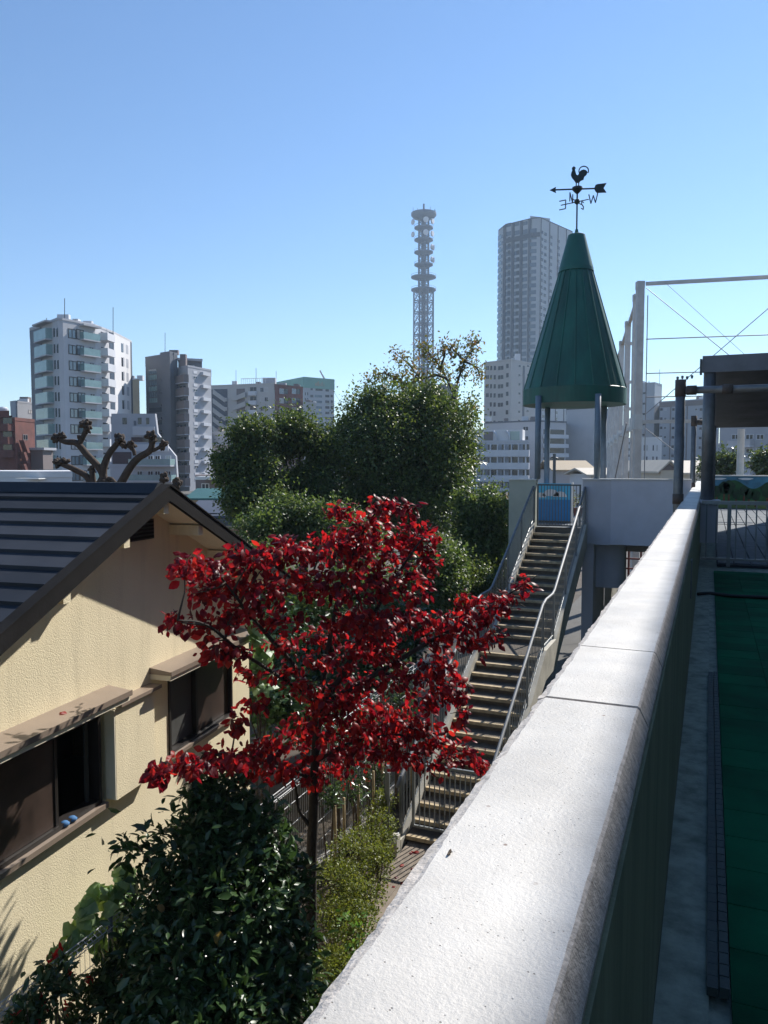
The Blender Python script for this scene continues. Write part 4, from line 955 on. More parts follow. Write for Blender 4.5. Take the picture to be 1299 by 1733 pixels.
tree('camphor_tree', 'large rounded evergreen tree directly behind the red dogwood', 'tree',
     [(690,745,(88,75),30),(640,720,(58,52),30),(735,735,(60,60),29.5),(690,700,(58,42),30.5),(610,790,(55,60),30),(660,820,(80,70),29),(745,800,(58,70),29),(775,780,(34,55),30),(700,870,(85,60),28.5),(610,860,(48,50),29),(580,740,(26,38),30.5),(640,680,(26,22),30),(720,680,(30,22),30)], 26000, 'leaf_camphor', .115, trunk=(690,30), r0=.25, shell=.7)
tree('camphor_tree', 'pollarded evergreen with ball-shaped top nearest to the house roof', 'tree',
     [(428,745,(36,32),27),(392,800,(26,26),26.5),(440,805,(30,26),26.5),(420,850,(40,36),26),(455,850,(30,30),26),(385,790,(20,20),26.5)], 9500, 'leaf_camphor', .105, trunk=(445,27), r0=.18, shell=.68)
tree('camphor_tree', 'pollarded evergreen with ball-shaped top between the house tree and the large tree', 'tree',
     [(508,738,(36,32),28),(548,775,(22,36),28),(525,815,(28,30),28),(490,830,(24,30),27.5),(550,850,(34,40),27.5),(480,760,(18,20),28)], 9500, 'leaf_camphor', .105, trunk=(508,28), r0=.18, shell=.68)
tree('shrub', 'dark green shrub mass between the pollarded trees and the red leaves', 'shrub', [(470,880,(40,36),24),(520,890,(45,40),24),(440,900,(34,36),23),(560,900,(40,40),24),(600,930,(50,45),23)], 7000, 'leaf_shrub', .095, trunk=(510,24), r0=.1)
tree('broadleaf_tree', 'loose green tree right of the large evergreen, below the white terraces', 'tree', [(822,865,(30,36),25),(800,900,(34,40),25),(838,905,(26,36),25),(815,950,(36,36),24.5),(845,945,(18,30),25.5),(790,850,(20,26),25.5)], 7500, 'leaf_shrub', .095, trunk=(815,25), r0=.12)
tree('shrub', 'leafy green shrub with pale glossy leaves left of the upper stair flight', 'shrub', [(745,955,(34,40),21),(755,1000,(34,36),20.5),(730,1010,(26,34),20.5),(770,950,(20,26),21.5)], 4200, 'leaf_shrub', .085, trunk=(750,21), r0=.07)
tree('shrub', 'rounded dark green shrub beside the upper stair railing', 'shrub', [(815,985,(34,24),22),(835,1000,(26,26),21.5),(800,1005,(28,24),21.5)], 3600, 'leaf_camphor', .075, trunk=(815,22), r0=.06)
tree('shrub', 'dark shrub bank in the shade behind the mesh fence', 'shrub', [(620,1090,(60,36),16),(560,1110,(60,40),16),(680,1060,(45,34),17),(500,1120,(50,50),15.5),(610,1150,(60,40),15),(470,1090,(36,44),16)], 7500, 'leaf_dark', .10, trunk=(580,16), r0=.08)
tree('shrub', 'autumn orange shrub between the broadleaf tree and the platform pier', 'shrub', [(855,870,(12,26),30),(850,910,(14,26),30)], 900, 'leaf_autumn', .11, trunk=(852,30), r0=.06)
tree('garden_tree', 'round pale green tree behind the mural wall, left of the bright post', 'tree', [(1222,790,(18,16),52),(1205,795,(16,14),52),(1232,785,(12,12),52)], 1400, 'leaf_camphor_l', .2, trunk=(1220,52), r0=.15)
tree('garden_tree', 'round green tree behind the mural wall at the right edge', 'tree', [(1296,790,(14,24),50),(1310,785,(18,28),50)], 1400, 'leaf_camphor_l', .2, trunk=(1300,50), r0=.15)
tree('shrub', 'low dark ground shrubs in the gap between the house corner and the fence', 'shrub', [(470,1190,(45,36),13.2),(520,1210,(50,36),13.5),(570,1200,(45,36),14.0),(620,1190,(45,34),14.5),(450,1150,(34,34),14),(540,1160,(50,34),14.8),(660,1120,(40,30),16)], 6500, 'leaf_dark', .10, trunk=(540,14), r0=.05)
tree('shrub', 'mid green shrubs in front of the pollarded trees', 'shrub', [(600,1000,(50,34),20),(540,1030,(50,36),19),(480,1000,(46,40),20),(660,1010,(40,34),20),(440,960,(34,40),21)], 6500, 'leaf_shrub', .09, trunk=(540,20), r0=.07)
# thin autumn tree rising behind the large evergreen
au = thing('autumn_tree', 'sparse tree with brown and yellow-green leaves behind the large evergreen', 'tree', (*pl(772,34), 0))
A = lambda x, y, D=34: at(x, y, D)
limb(au, 'trunk', [Vector((*pl(772,34),0)), A(772,760), A(771,715), A(768,668)], .22, .13, M['bark_dark'])
LB = [[(768,668),(755,640),(745,622),(728,600),(712,585)],[(768,668),(776,640),(786,612),(800,590),(797,572)],[(755,640),(735,635),(712,640),(690,615),(668,598)],[(735,650),(700,660),(672,640),(640,632),(615,655)],[(745,622),(752,600),(750,582)],[(712,640),(690,650),(670,640)],[(770,690),(790,700),(800,685)],[(786,612),(770,595),(765,590)],[(768,690),(745,690),(720,680)],[(786,612),(806,622),(812,640)]]
pp_ = []
for l in LB:
    pts = [A(x, y, 34+random.uniform(-.6,.6)) for x, y in l]; limb(au, 'limb', pts, .06, .015, M['bark_dark'], 6)
    for a_, b_ in zip(pts[1:], pts[2:]): pp_ += [a_.lerp(b_, t) for t in np.linspace(.1,1,5)]
q = np.array([tuple(p) for p in pp_]); q = np.repeat(q, 28, 0) + rnd(len(q)*28, .20); ax = unit(rnd(len(q),.8)+np.array([0,0,-.5]))
leaf_mass('crown', au, M['leaf_autumn'], q, ax, unit(rnd(len(q))+np.array([0,0,.6])), .19*RNG.uniform(.6,1.2,len(q)), T_two(.24))
mb = MB()
for p in q[::30]:
    n_ = min(pp_, key=lambda a_: (a_-Vector(p)).length); mb.tube([n_, Vector(p)], [.010,.005], 4, False)
o = part('twigs', mb, M['bark_dark'], au); o['kind'] = 'stuff'
# ---- pollarded plane tree behind the house roof
pt = thing('plane_tree', 'bare pollarded plane tree with knobbly fists behind the house roof', 'tree', (*pl(188,22), 0))
Z = lambda x, y, D=22: at(x/4.33, 660+y/4.33, D)
base = Vector((*pl(188,22), 0))
def fist(parent, c, r):
    mb = MB()
    for k in range(16):
        u_ = Vector((random.gauss(0,1), random.gauss(0,1), random.gauss(.25,1))).normalized(); e = c + u_*r*random.uniform(.75,1.25)
        mb.tube([c, c.lerp(e,.7), e], [r*.42, r*.36, r*.14], 6)
    part('knob', mb, M['bark_plane'], parent, True)
limb(pt, 'trunk', [base, base+Vector((.05,0,2.5)), Z(760,760), Z(765,700)], .34, .22, M['bark_plane'], 10)
for l, ra, rb in (([(765,715),(745,600),(640,480),(560,390),(480,380),(415,350)],.15,.09),([(575,400),(595,365),(622,310),(630,262)],.10,.085),([(760,715),(755,590),(790,480),(850,400),(868,375)],.15,.09),([(880,400),(930,410),(955,405)],.075,.07),([(985,480),(975,440),(945,412)],.06,.08),
                  ([(840,740),(880,690),(950,570),(1010,500),(1090,450),(1112,400),(1105,345)],.16,.10),([(1100,448),(1140,435),(1185,408)],.07,.06),([(700,740),(665,690),(630,630),(540,580),(445,538)],.13,.10),([(690,740),(680,660),(670,585)],.11,.10),([(765,720),(800,650),(845,690)],.09,.09),([(1130,740),(1170,700),(1200,660)],.09,.09),([(1180,740),(1240,720),(1285,690)],.08,.07)):
    limb(pt, 'limb', [Z(*p) for p in l], ra*.8, rb*.8, M['bark_plane'], 9)
for x, y, r in ((412,350,.16),(450,340,.12),(628,250,.17),(640,290,.12),(585,355,.10),(868,368,.19),(960,402,.15),(905,405,.12),(1105,340,.18),(1120,375,.13),(1195,405,.15),(430,535,.17),(480,525,.12),(672,580,.12),(1200,650,.18),(1290,690,.2)): fist(pt, Z(x, y), r)

# ================================================================== FAR BUILDINGS
class Face:
    def __init__(s, p0, p1):
        s.p = Vector((p0[0], p0[1], 0)); q = Vector((p1[0], p1[1], 0)); s.L = (q-s.p).length; s.d = (q-s.p).normalized()
        s.n = Vector((s.d.y, -s.d.x, 0))
    def uz(s, px, py):
        r, f = ray(px, py); t = s.p.dot(s.n)/r.dot(s.n); q = r*t
        return (Vector((q.x,q.y,0))-s.p).dot(s.d), ZC + r.z*t
    def box(s, mb, u0, u1, w0, w1, z0, z1, m=None, org=(0,0,0)):
        o = s.p + s.d*u0 + s.n*w1 - Vector(org); o.z = z0 - org[2]
        return mb.obox(o, s.d*(u1-u0), -s.n*(w1-w0), (0,0,z1-z0), m)
    def pt(s, u, w_, z): q = s.p + s.d*u + s.n*w_; return Vector((q.x, q.y, z))
def building(name, label, chain, top, m, depth=14, cat='building', roof=None, cap=.4, group=None):
    """chain: visible plan corners left to right as (px, distance); top: (py, distance) of the roof line or a height"""
    P_ = [pl(px, D) for px, D in chain]; z = top if isinstance(top, (int, float)) else zat(*top)
    back = [tuple(Vector(q) * (1 + depth/Vector(q).length)) for q in (P_[-1], P_[0])]
    poly = P_ + back; cx_ = sum(p[0] for p in poly)/len(poly); cy_ = sum(p[1] for p in poly)/len(poly)
    t = thing(name, label, cat, (cx_, cy_, 0), group)
    part('wall', MB().prism([(x, y, 0) for x, y in poly], (0,0,z)), m, t)
    ctr = Vector((cx_, cy_, 0))
    if cap: part('roof', MB().prism([tuple(ctr + (Vector((x,y,0))-ctr)*1.012 + Vector((0,0,z+.005))) for x, y in poly], (0,0,cap)), roof or m, t)
    rq = random.Random(len(label)*7 + int(z*10)); cd_ = Vector((cx_, cy_, 0))
    for _ in range(3 if cap and z > 12 else 0):
        q = cd_.lerp(Vector((*rq.choice(poly[:max(2,len(P_))]), 0)), rq.uniform(.2,.7)); s1, s2, s3 = rq.uniform(.6,2.2), rq.uniform(.6,1.8), rq.uniform(.5,1.4)
        part('roof_unit', MB().obox((q.x, q.y, z+cap+.005), VR*s1, VF*s2, (0,0,s3)), M[rq.choice(('b_grey','b_panel','b_brown'))], t)
    t_faces = [Face(a, b) for a, b in zip(P_, P_[1:])]
    return t, t_faces, z
def windows(t, f, rect, n, fh, gm, fm=None, dz=0, proud=.06, name='window', mull=1, pane=True, ft=None):
    """rect: first (top) window in photo pixels; n floors downwards"""
    u0, z1 = f.uz(rect[0], rect[1]); u1, _ = f.uz(rect[2], rect[1]); um = (u0+u1)/2; _, z0 = f.uz((rect[0]+rect[2])/2, rect[3])
    org = f.pt(u0, 0, z0); t_ = ft or (.07 if (u1-u0) > .8 else .05)
    if fm is None:
        mb = MB(); f.box(mb, u0, u1, -.05, proud, z0, z1, None, org); me = mb.mesh(name, gm)
        for k in range(n): inst(name, me, t, org - Vector((0,0,fh*k)))
        return
    mb = MB(); f.box(mb,u0,u1,-.02,proud,z0,z0+t_,None,org); f.box(mb,u0,u1,-.02,proud,z1-t_,z1,None,org); f.box(mb,u0,u0+t_,-.02,proud,z0+t_,z1-t_,None,org); f.box(mb,u1-t_,u1,-.02,proud,z0+t_,z1-t_,None,org)
    for k in range(1, mull+1):
        uu = u0+(u1-u0)*k/(mull+1); f.box(mb,uu-t_/2,uu+t_/2,-.02,proud,z0+t_,z1-t_,None,org)
    fme = mb.mesh(name, fm); mb = MB(); f.box(mb, u0+.02, u1-.02, -.02, proud*.35, z0+.02, z1-.02, None, org); pme = mb.mesh('pane', gm)
    pm2 = pme.copy(); pm2.materials.clear(); pm2.materials.append(M['b_cream'])
    for k in range(n):
        w_ = inst(name, fme, t, org - Vector((0,0,fh*k))); inst('pane', pm2 if random.random() < .16 else pme, w_, org - Vector((0,0,fh*k)))
def balconies(t, f, rect, n, fh, d, pm, sm, slab=.22, name='balcony', solid=False):
    """rect: first railing panel front in photo pixels (measured on the wall plane)"""
    u0, z1 = f.uz(rect[0], rect[1]); u1, _ = f.uz(rect[2], rect[1]); _, z0 = f.uz((rect[0]+rect[2])/2, rect[3]); org = f.pt(u0, 0, z0)
    mb = MB(); f.box(mb, u0, u1, 0, d, z0-slab, z0, None, org); sme = mb.mesh(name, sm)
    mb = MB(); f.box(mb, u0+.03, u1-.03, d-.08, d-.03, z0, z1, None, org); f.box(mb, u0+.03, u0+.08, 0, d-.08, z0, z1, None, org); f.box(mb, u1-.08, u1-.03, 0, d-.08, z0, z1, None, org); pme = mb.mesh('railing_panel', pm)
    for k in range(n):
        b = inst(name, sme, t, org - Vector((0,0,fh*k))); inst('railing_panel', pme, b, org - Vector((0,0,fh*k)))
def mast(t, px, py, D, y1, r=.05): part('mast', MB().tube([at(px,py,D), at(px,y1,D)], r, 6), M['metal_dark'], t)

# ---- white tower on the left
t, f, zt = building('white_tower', 'tall white apartment tower with mint glass balconies on the left', [(57,158),(66,156),(104,147),(112,147.5),(165.5,154),(196,162),(223,173),(226,174.5)], (541,147), M['b_white'], 12, roof=M['b_white'])
fh = 3.03
g_ = f[0]; mb = MB(); g_.box(mb,-.05,g_.L+.1,-.1,.06,0,zt-.2); part('slate_cladding', mb, M['b_slate'], t)
u_, _ = f[1].uz(71,600); mb = MB(); f[1].box(mb,-.1,u_,-.1,.05,0,zt-.2); part('slate_cladding', mb, M['b_slate'], t)
windows(t, f[0], (58.5,570,64,579), 10, fh, M['glass'], M['b_white'], mull=0, proud=.12)
balconies(t, f[1], (67.5,563,88,577), 10, fh, 1.3, M['glass_mint'], M['b_white'])
windows(t, f[1], (78,557.5,86,571), 10, fh, M['glass_dark'], M['b_white'], mull=1)
windows(t, f[1], (90.3,555.5,92.4,570.5), 10, fh, M['glass_dark'])
windows(t, f[1], (95.3,555,97.6,570), 10, fh, M['glass_dark'])
windows(t, f[3], (114.5,555.5,128,573), 10, fh, M['glass_sky'], M['frame_dark'], mull=1, ft=.16)
windows(t, f[3], (128.5,556.5,141,575), 10, fh, M['glass_sky'], M['frame_dark'], mull=1, ft=.16)
windows(t, f[3], (149.5,560.5,157.5,575), 10, fh, M['glass_dark'], M['b_white'], mull=1)
balconies(t, f[3], (134,562,162.5,576), 10, fh, 1.2, M['glass_mint'], M['b_white'])
mb = MB(); a0, z_ = f[3].uz(133,549); a1, _ = f[3].uz(163,549); f[3].box(mb,a0,a1,0,1.4,z_-.25,z_+.1); part('top_canopy', mb, M['b_white'], t)
mb = MB(); a0, z_ = f[1].uz(66,552); a1, _ = f[1].uz(89,552); f[1].box(mb,a0,a1,0,1.4,z_-.2,z_+.1); part('top_canopy', mb, M['b_white'], t)
balconies(t, f[4], (167,563,180,576), 10, fh, 1.8, M['b_panel'], M['b_panel'])
windows(t, f[4], (170,561,178,574), 10, fh, M['glass_hi_dark'])
mb = MB(); a0, _ = f[4].uz(185,600); f[4].box(mb,a0,f[4].L-.05,-.05,.1,0,zt-.1); part('glass_strip', mb, M['glass_hi'], t)
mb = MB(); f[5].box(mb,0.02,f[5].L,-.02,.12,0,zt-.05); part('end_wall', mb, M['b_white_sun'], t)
windows(t, f[5], (203.5,580.5,206.3,596), 8, fh, M['glass_dark'], None, proud=.14); windows(t, f[5], (206.3,580.5,208.5,596), 8, fh, M['b_grey'], None, proud=.14)
windows(t, f[5], (211.5,583,215.5,599), 8, fh, M['b_grey'], None, proud=.14)
mb = MB(); f[6].box(mb,0,f[6].L,-.05,.1,0,zt); part('black_edge', mb, M['b_slate'], t)
for px in (101,111): q = at(px, 540, 150); part('roof_unit', MB().obox(q-VR*.55, VR*1.1, VF*1.0, (0,0,.9)), M['b_panel'], t)
q = at(147, 548, 156); part('roof_unit', MB().obox(q-VR*.8, VR*1.7, VF*1.0, (0,0,.6)), M['b_panel'], t)
mast(t,109,541,150,505,.07); mast(t,191,566,160,520,.07); mast(t,78.5,548,152,538,.06)
# ---- dark grey tower
t, f, zt = building('grey_tower', 'dark grey apartment tower right of the white one', [(249,182),(275,178),(297,175)], (607,182), M['b_grey_d'], 16)
mb = MB(); a0, z1 = f[0].uz(251,624); a1, z0 = f[0].uz(266,681); org = f[0].pt(a0,0,z0)
for i in range(4):
    for j in range(6):
        mb2 = MB(); ua = a0+(a1-a0)*i/4; ub = a0+(a1-a0)*(i+1)/4-.12; zz0 = z0+(z1-z0)*j/6; f[0].box(mb2,ua,ub,-.02,.05,zz0,zz0+(z1-z0)/6-.25); part('window', mb2, M['glass_sky'] if j % 2 else M['glass_mint'], t)
for k in range(7):
    mb = MB(); a0, z0 = f[0].uz(251,618); a1, _ = f[0].uz(273,618); f[0].box(mb,a0,a1,-.02,.04,z0-k*2.93-11.0,z0-k*2.93-10.0); part('glass_band', mb, M['glass'], t)
for k in range(7): windows(t, f[0], (272,641+k*21.5,276,645+k*21.5), 1, 3, M['glass_dark'])
q = at(275, 597, 176); zc = q.z
part('core', MB().prism([(*pl(275,175.5),0),(*pl(290,173.5),0),(*pl(303,176.5),0),(*pl(290,182),0)], (0,0,zc)), M['b_grey_d'], t)
q = at(304,602,176); part('roof_stack', MB().obox(Vector((q.x,q.y,zc-3.5)), VR*1.3, VF*1.3, (0,0,3.2)), M['b_brown'], t)
mast(t,279,597,178,563,.06)
t2, f, zt = building('grey_tower', 'light grey apartment wing with white window panels right of the dark tower', [(296,179),(320,173),(359,181)], (621,173), M['b_grey'], 12)
fh = 2.88
balconies(t2, f[0], (296.5,638.5,319,649), 9, fh, 1.2, M['b_brown'], M['b_grey'])
windows(t2, f[0], (303,632,314,647), 9, fh, M['glass_dark'], M['b_grey'], mull=1)
windows(t2, f[1], (326.5,636,333,641), 9, fh, M['glass_dark'], M['b_panel'], mull=1)
windows(t2, f[1], (326.5,627,333,632.5), 9, fh, M['b_panel'])
windows(t2, f[1], (339,629.5,351.5,636), 9, fh, M['b_panel'], proud=.75, name='ledge')
q = at(306, 621, 178); part('penthouse', MB().prism([(*pl(304,180),zt+.4),(*pl(344,182),zt+.4),(*pl(340,188),zt+.4),(*pl(306,188),zt+.4)], (0,0,1.9)), M['b_grey_d'], t2)
part('penthouse_roof', MB().prism([(*pl(303,179),zt+2.35),(*pl(345,181),zt+2.35),(*pl(340,189),zt+2.35),(*pl(305,189),zt+2.35)], (0,0,.5)), M['b_grey'], t2)
# ---- apartment block with outside stairs
t, f, zt = building('stair_block', 'cream apartment block with zigzag outside stairs', [(358,246),(388,244),(465,238)], (651,240), M['b_cream'], 16)
fh = 2.9
mb = MB(); f[0].box(mb,.3,f[0].L-.4,-.02,.05,0,zt-.9); part('stairwell', mb, M['b_roof_dark'], t)
for k in range(6):
    a0, z0 = f[0].uz(361,664+k*15.6); a1, _ = f[0].uz(381,664+k*15.6); zz = z0; mb = MB()
    mb.prism([f[0].pt(a0,.06,zz+1.0), f[0].pt(a1,.06,zz-1.9), f[0].pt(a1,.06,zz-3.3), f[0].pt(a0,.06,zz-.5)], f[0].n*.5); part('stair_flight', mb, M['b_cream'], t)
    mb = MB(); f[0].box(mb,a1,f[0].L-.4,.06,.6,zz-3.0,zz-1.9); part('stair_landing', mb, M['b_cream'], t)
for k in range(5):
    a0, z0 = f[1].uz(395,668+k*15.6); a1, _ = f[1].uz(417,668+k*15.6); mb = MB()
    mb.prism([f[1].pt(a0,.1,z0-1.9), f[1].pt(a0,.1,z0-.5), f[1].pt(a0+1.2,.1,z0-.5), f[1].pt(a1,.1,z0+.6), f[1].pt(a1,.1,z0-.9), f[1].pt(a0+1.2,.1,z0-1.9)], f[1].n*.9); part('stair_flight', mb, M['b_cream'], t)
mb = MB(); a0, _ = f[1].uz(400,660); a1, _ = f[1].uz(414,660); f[1].box(mb,a0,a1,-.02,.05,0,zt-1); part('stairwell', mb, M['b_brown'], t)
windows(t, f[1], (422.5,655,434,663), 6, fh, M['glass_hi_dark'], M['b_cream'], mull=1)
balconies(t, f[1], (421.5,662.5,434.5,669), 6, fh, .8, M['b_panel'], M['b_cream'])
windows(t, f[1], (440,656,446,663.5), 6, fh, M['glass_hi_dark'], M['b_panel'], mull=1)
windows(t, f[1], (447.3,656,453,663.5), 6, fh, M['glass_hi_dark'], M['b_panel'], mull=1)
for px in np.arange(408,452,3.4): part('roof_rail', MB().tube([at(px,651,243), at(px,641,243)], .06, 5), M['b_panel'], t)
part('roof_rail', MB().tube([at(408,641,243), at(452,640,243)], .09, 5), M['b_panel'], t)
q = at(444,651,246); part('roof_unit', MB().obox(q, VR*4.0, VF*3, (0,0,2.2)), M['b_grey'], t)
mast(t,399,650,244,626,.07); mast(t,433,650,244,623,.08); mast(t,467,645,250,628,.07)
t, f, zt = building('red_block', 'dark red apartment block with paired white windows beside the cream stair block', [(465.5,237.5),(513,246)], (652,237.5), M['b_red'], 16)
for x in (472.5, 493.5):
    windows(t, f[0], (x,657.5,x+7,666.5), 6, fh, M['glass_sky'], M['b_panel'], mull=1)
    windows(t, f[0], (x+7.6,658,x+14,667), 6, fh, M['glass_dark'])
t, f, zt = building('cream_annex', 'small cream annex between the red block and the green-topped building', [(513.5,240),(535,243)], (682,240), M['b_cream'], 10)
windows(t, f[0], (520,688,523.5,694), 4, 2.9, M['glass_dark'], M['b_cream'], mull=0)
# ---- green topped building
t, f, zt = building('green_top_building', 'building with a pale green top storey behind the red block', [(462,430),(515,400),(565.5,412)], (639,400), M['b_hi'], 30, roof=M['b_green'])
for g_ in f[:2]:
    mb = MB(); g_.box(mb,-.1,g_.L+.1,-.1,.35,zat(656,400),zt+.1); part('green_band', mb, M['b_green'], t)
windows(t, f[1], (525,656,529,660.5), 1, 3, M['glass_dark']); windows(t, f[1], (533.5,656,545.5,661.5), 1, 3, M['glass_dark']); windows(t, f[1], (550.5,658,556,662.5), 1, 3, M['glass_dark'])
for x, w_ in ((532,12.5),(550,7),(525,5),(559,4)): windows(t, f[1], (x,668,x+w_,672.5), 8, 2.95, M['glass_hi_dark'] if w_ < 12 else M['glass_sky'])
for x in (515.8,519.5): windows(t, f[1], (x,664,x+1.6,669), 8, 2.95, M['glass_hi_dark'])
mb = MB(); a0, z0 = f[1].uz(532.5,653); 
for k in range(7): f[1].box(mb, a0+k*.85+.05*k, a0+k*.85+.55, .35, .45, z0, z0+1.4 + .5*(k % 3))
part('sign_lettering', mb, M['b_tan'], t)
cr = thing('crane', 'thin red and white tower crane beyond the green-topped building', 'crane', (*pl(560,520), 0))
part('boom', MB().tube([at(541,627,520), at(562,668,520)], .45, 6), M['crane'], cr); part('mast', MB().tube([(*pl(557,520),0), at(557,668,520)], .6, 6), M['crane'], cr); part('cable', MB().tube([at(541,627,520), at(582,690,520)], .12, 5), M['wire'], cr)
# ---- communications tower
D = 600; tb = pl(715.5, D); ct = thing('radio_tower', 'tall steel lattice radio tower with dish antennas and round platforms', 'tower', (*tb, 0))
s = D/1302; zz = lambda y: zat(y, D); mt_ = M['b_tower']
ring = [(tb[0]+r*math.cos(a), tb[1]+r*math.sin(a)) for r in (8.0,) for a in np.linspace(0,2*math.pi,9)[:-1]]
z5 = zz(489)
part('core', MB().tube([(*tb,0),(*tb,zz(358))], 1.9, 10), mt_, ct)
for k, p in enumerate(ring): part('leg', MB().tube([(*p,0),(*p,z5)], .55, 6), mt_, ct)
mb = MB(); lv = list(np.arange(20, z5, 8.5)) + [z5]
for a_, b_ in zip(lv, lv[1:]):
    for k in range(8):
        p, q = ring[k], ring[(k+1) % 8]; mb.tube([(*p,a_),(*q,b_)], .28, 4, False); mb.tube([(*q,a_),(*p,b_)], .28, 4, False); mb.tube([(*p,b_),(*q,b_)], .3, 4, False); mb.tube([(*p,b_),(*tb,b_)], .28, 4, False)
o = part('bracing', mb, mt_, ct); o['kind'] = 'stuff'
ir = [(tb[0]+4.2*math.cos(a), tb[1]+4.2*math.sin(a)) for a in np.linspace(0,2*math.pi,7)[:-1]]
for p in ir: part('leg', MB().tube([(*p,z5),(*p,zz(370))], .4, 6), mt_, ct)
mb = MB(); lv = np.linspace(z5, zz(366), 20)
for a_, b_ in zip(lv, lv[1:]):
    for k in range(6): mb.tube([(*ir[k],a_),(*ir[(k+1) % 6],b_)], .22, 4, False); mb.tube([(*ir[k],b_),(*ir[(k+1) % 6],b_)], .22, 4, False)
o = part('bracing', mb, mt_, ct); o['kind'] = 'stuff'
for y, r in ((491,9.6),(469.5,9.6),(448.5,7.2),(427.5,7.2),(406.5,7.2),(386,7.2)):
    z_ = zz(y); part('platform', MB().lathe([(3.5,z_-2.4),(r*.75,z_-1.2),(r,z_-.4),(r,z_+.6),(r*.97,z_+.6)], tb, 24), mt_, ct)
    mb = MB(); pts = [(tb[0]+r*math.cos(a), tb[1]+r*math.sin(a), z_+1.8) for a in np.linspace(0,2*math.pi,25)]; mb.tube(pts, .12, 4); part('guard_rail', mb, mt_, ct)
z_ = zz(364); part('platform', MB().lathe([(4,z_-3.2),(8.2,z_-2.0),(9.7,z_-.3),(9.7,z_+1.4),(6,z_+2.4),(2.5,z_+3.6),(1.0,z_+4.2)], tb, 28), mt_, ct)
for a in np.linspace(0,6.2,12): part('aerial', MB().tube([(tb[0]+9*math.cos(a),tb[1]+9*math.sin(a),z_+1.3),(tb[0]+9*math.cos(a),tb[1]+9*math.sin(a),z_+3.6+1.5*math.sin(5*a))], .16, 5), mt_, ct)
part('top_mast', MB().tube([(*tb,z_+4),(*tb,zz(345))], .75, 8), mt_, ct)
for px, y, nv in ((720.2,372,(0.05,-1)),(720.0,393.5,(0.05,-1)),(729.5,374.5,(.9,-.5)),(729.3,395.5,(.9,-.5)),(700.5,376,(-.9,-.4)),(700.5,397,(-.9,-.4)),(728.5,418,(.95,-.3)),(731,419,(.95,.1)),(728.5,439,(.95,-.3)),(731,440,(.95,.1))):
    c = at(px, y, D-8 if abs(nv[0]) < .2 else D-2); n_ = (VR*nv[0] + VF*nv[1]).normalized()
    part('dish', MB().tube([c, c+n_*.5, c+n_*1.6], [1.2, 2.0, 2.05], 16), M['dish'], ct)
# ---- high-rise
t, f, zt = building('high_rise', 'tall grey residential high-rise partly hidden by the green cone', [(840,391),(851,382),(896,372),(909,371),(962,393)], (369.5,371.5), M['b_hi'], 30, roof=M['b_hi_dark'])
fh = 3.2; NF = 33
for px in (852,866,880,894):
    mb = MB(); a0, _ = f[1].uz(px,600); f[1].box(mb,a0-.75,a0+.75,-.05,.35,0,zt-.05); part('pilaster', mb, M['b_hi_dark'], t)
for px in (912.5,927,941,955):
    mb = MB(); a0, _ = f[3].uz(px,600); f[3].box(mb,a0-.18,a0+.18,-.05,.3,0,zt-.05); part('pilaster', mb, M['b_hi_dark'], t)
mb = MB(); f[1].box(mb,0,f[1].L,.36,.5,zt-8.6,zt-6.6); f[2].box(mb,0,f[2].L,.36,.5,zt-8.6,zt-6.6); part('cornice', mb, M['b_hi_dark'], t)
for x0, x1 in ((855,864.5),(869,878.5),(883,892.5)): windows(t, f[1], (x0,376.5+(880-x0)*.1,x1,381.5+(880-x0)*.1), 1, 3, M['glass_hi'])
for i, (x0, x1) in enumerate(((855.5,864.5),(869.5,879),(882.5,892.5))):
    windows(t, f[1], (x0,390+(880-x0)*.12,x1,396.3+(880-x0)*.12), NF, fh, M['glass_hi'], None)
for x0, x1 in ((859.5,863.5),(874,878.5)): windows(t, f[1], (x0,401.5,x1,407.5), NF-1, fh, M['glass_hi_dark'], None, proud=.12)
windows(t, f[2], (896.8,387,908,393.5), NF, fh, M['glass_hi'], None)
for i, (x0, x1) in enumerate(((914.5,919),(921,925),(930,934.5),(943,947))): windows(t, f[3], (x0,389+.55*(x0-914),x1,395+.55*(x0-914)), NF, fh, M['glass_hi_dark'], None)
windows(t, f[0], (842.5,400,848,405.5), NF, fh, M['glass_sky'], None); windows(t, f[0], (848.6,398,850.3,403), NF, fh, M['glass_hi_dark'], None)
mb = MB(); part('roof_unit', MB().prism([(*pl(892,376),zt+.4),(*pl(925,380),zt+.4),(*pl(915,392),zt+.4),(*pl(890,392),zt+.4)], (0,0,2.2)), M['b_hi'], t)
# ---- mid-rise in front of it
t, f, zt = building('mid_rise', 'grey mid-rise apartment building below the high-rise', [(818,256),(863,248),(912,262)], (611,250), M['b_cream'], 16)
fh = 2.95
for x0, x1 in ((822,827.5),(829.5,832.5),(835.5,839),(842.5,852)): windows(t, f[0], (x0,619.5,x1,626.5), 9, fh, M['glass_hi_dark'], M['b_cream'] if x1-x0 > 4 else None, mull=1)
windows(t, f[0], (856.5,616,860.5,623), 9, fh, M['glass_hi_dark'])
for x0, x1 in ((877.5,880.5),(892,895)): windows(t, f[1], (x0,617.5,x1,621), 9, fh, M['glass_hi_dark'])
mb = MB(); a0, _ = f[1].uz(884,650); a1, _ = f[1].uz(887.5,650); f[1].box(mb,a0,a1,-.05,.04,0,zt-1); part('recess_strip', mb, M['b_hi_dark'], t)
q = at(872,610,255); part('roof_unit', MB().obox(q, VR*1.6, VF*1.6, (0,0,2.2)), M['b_panel'], t)
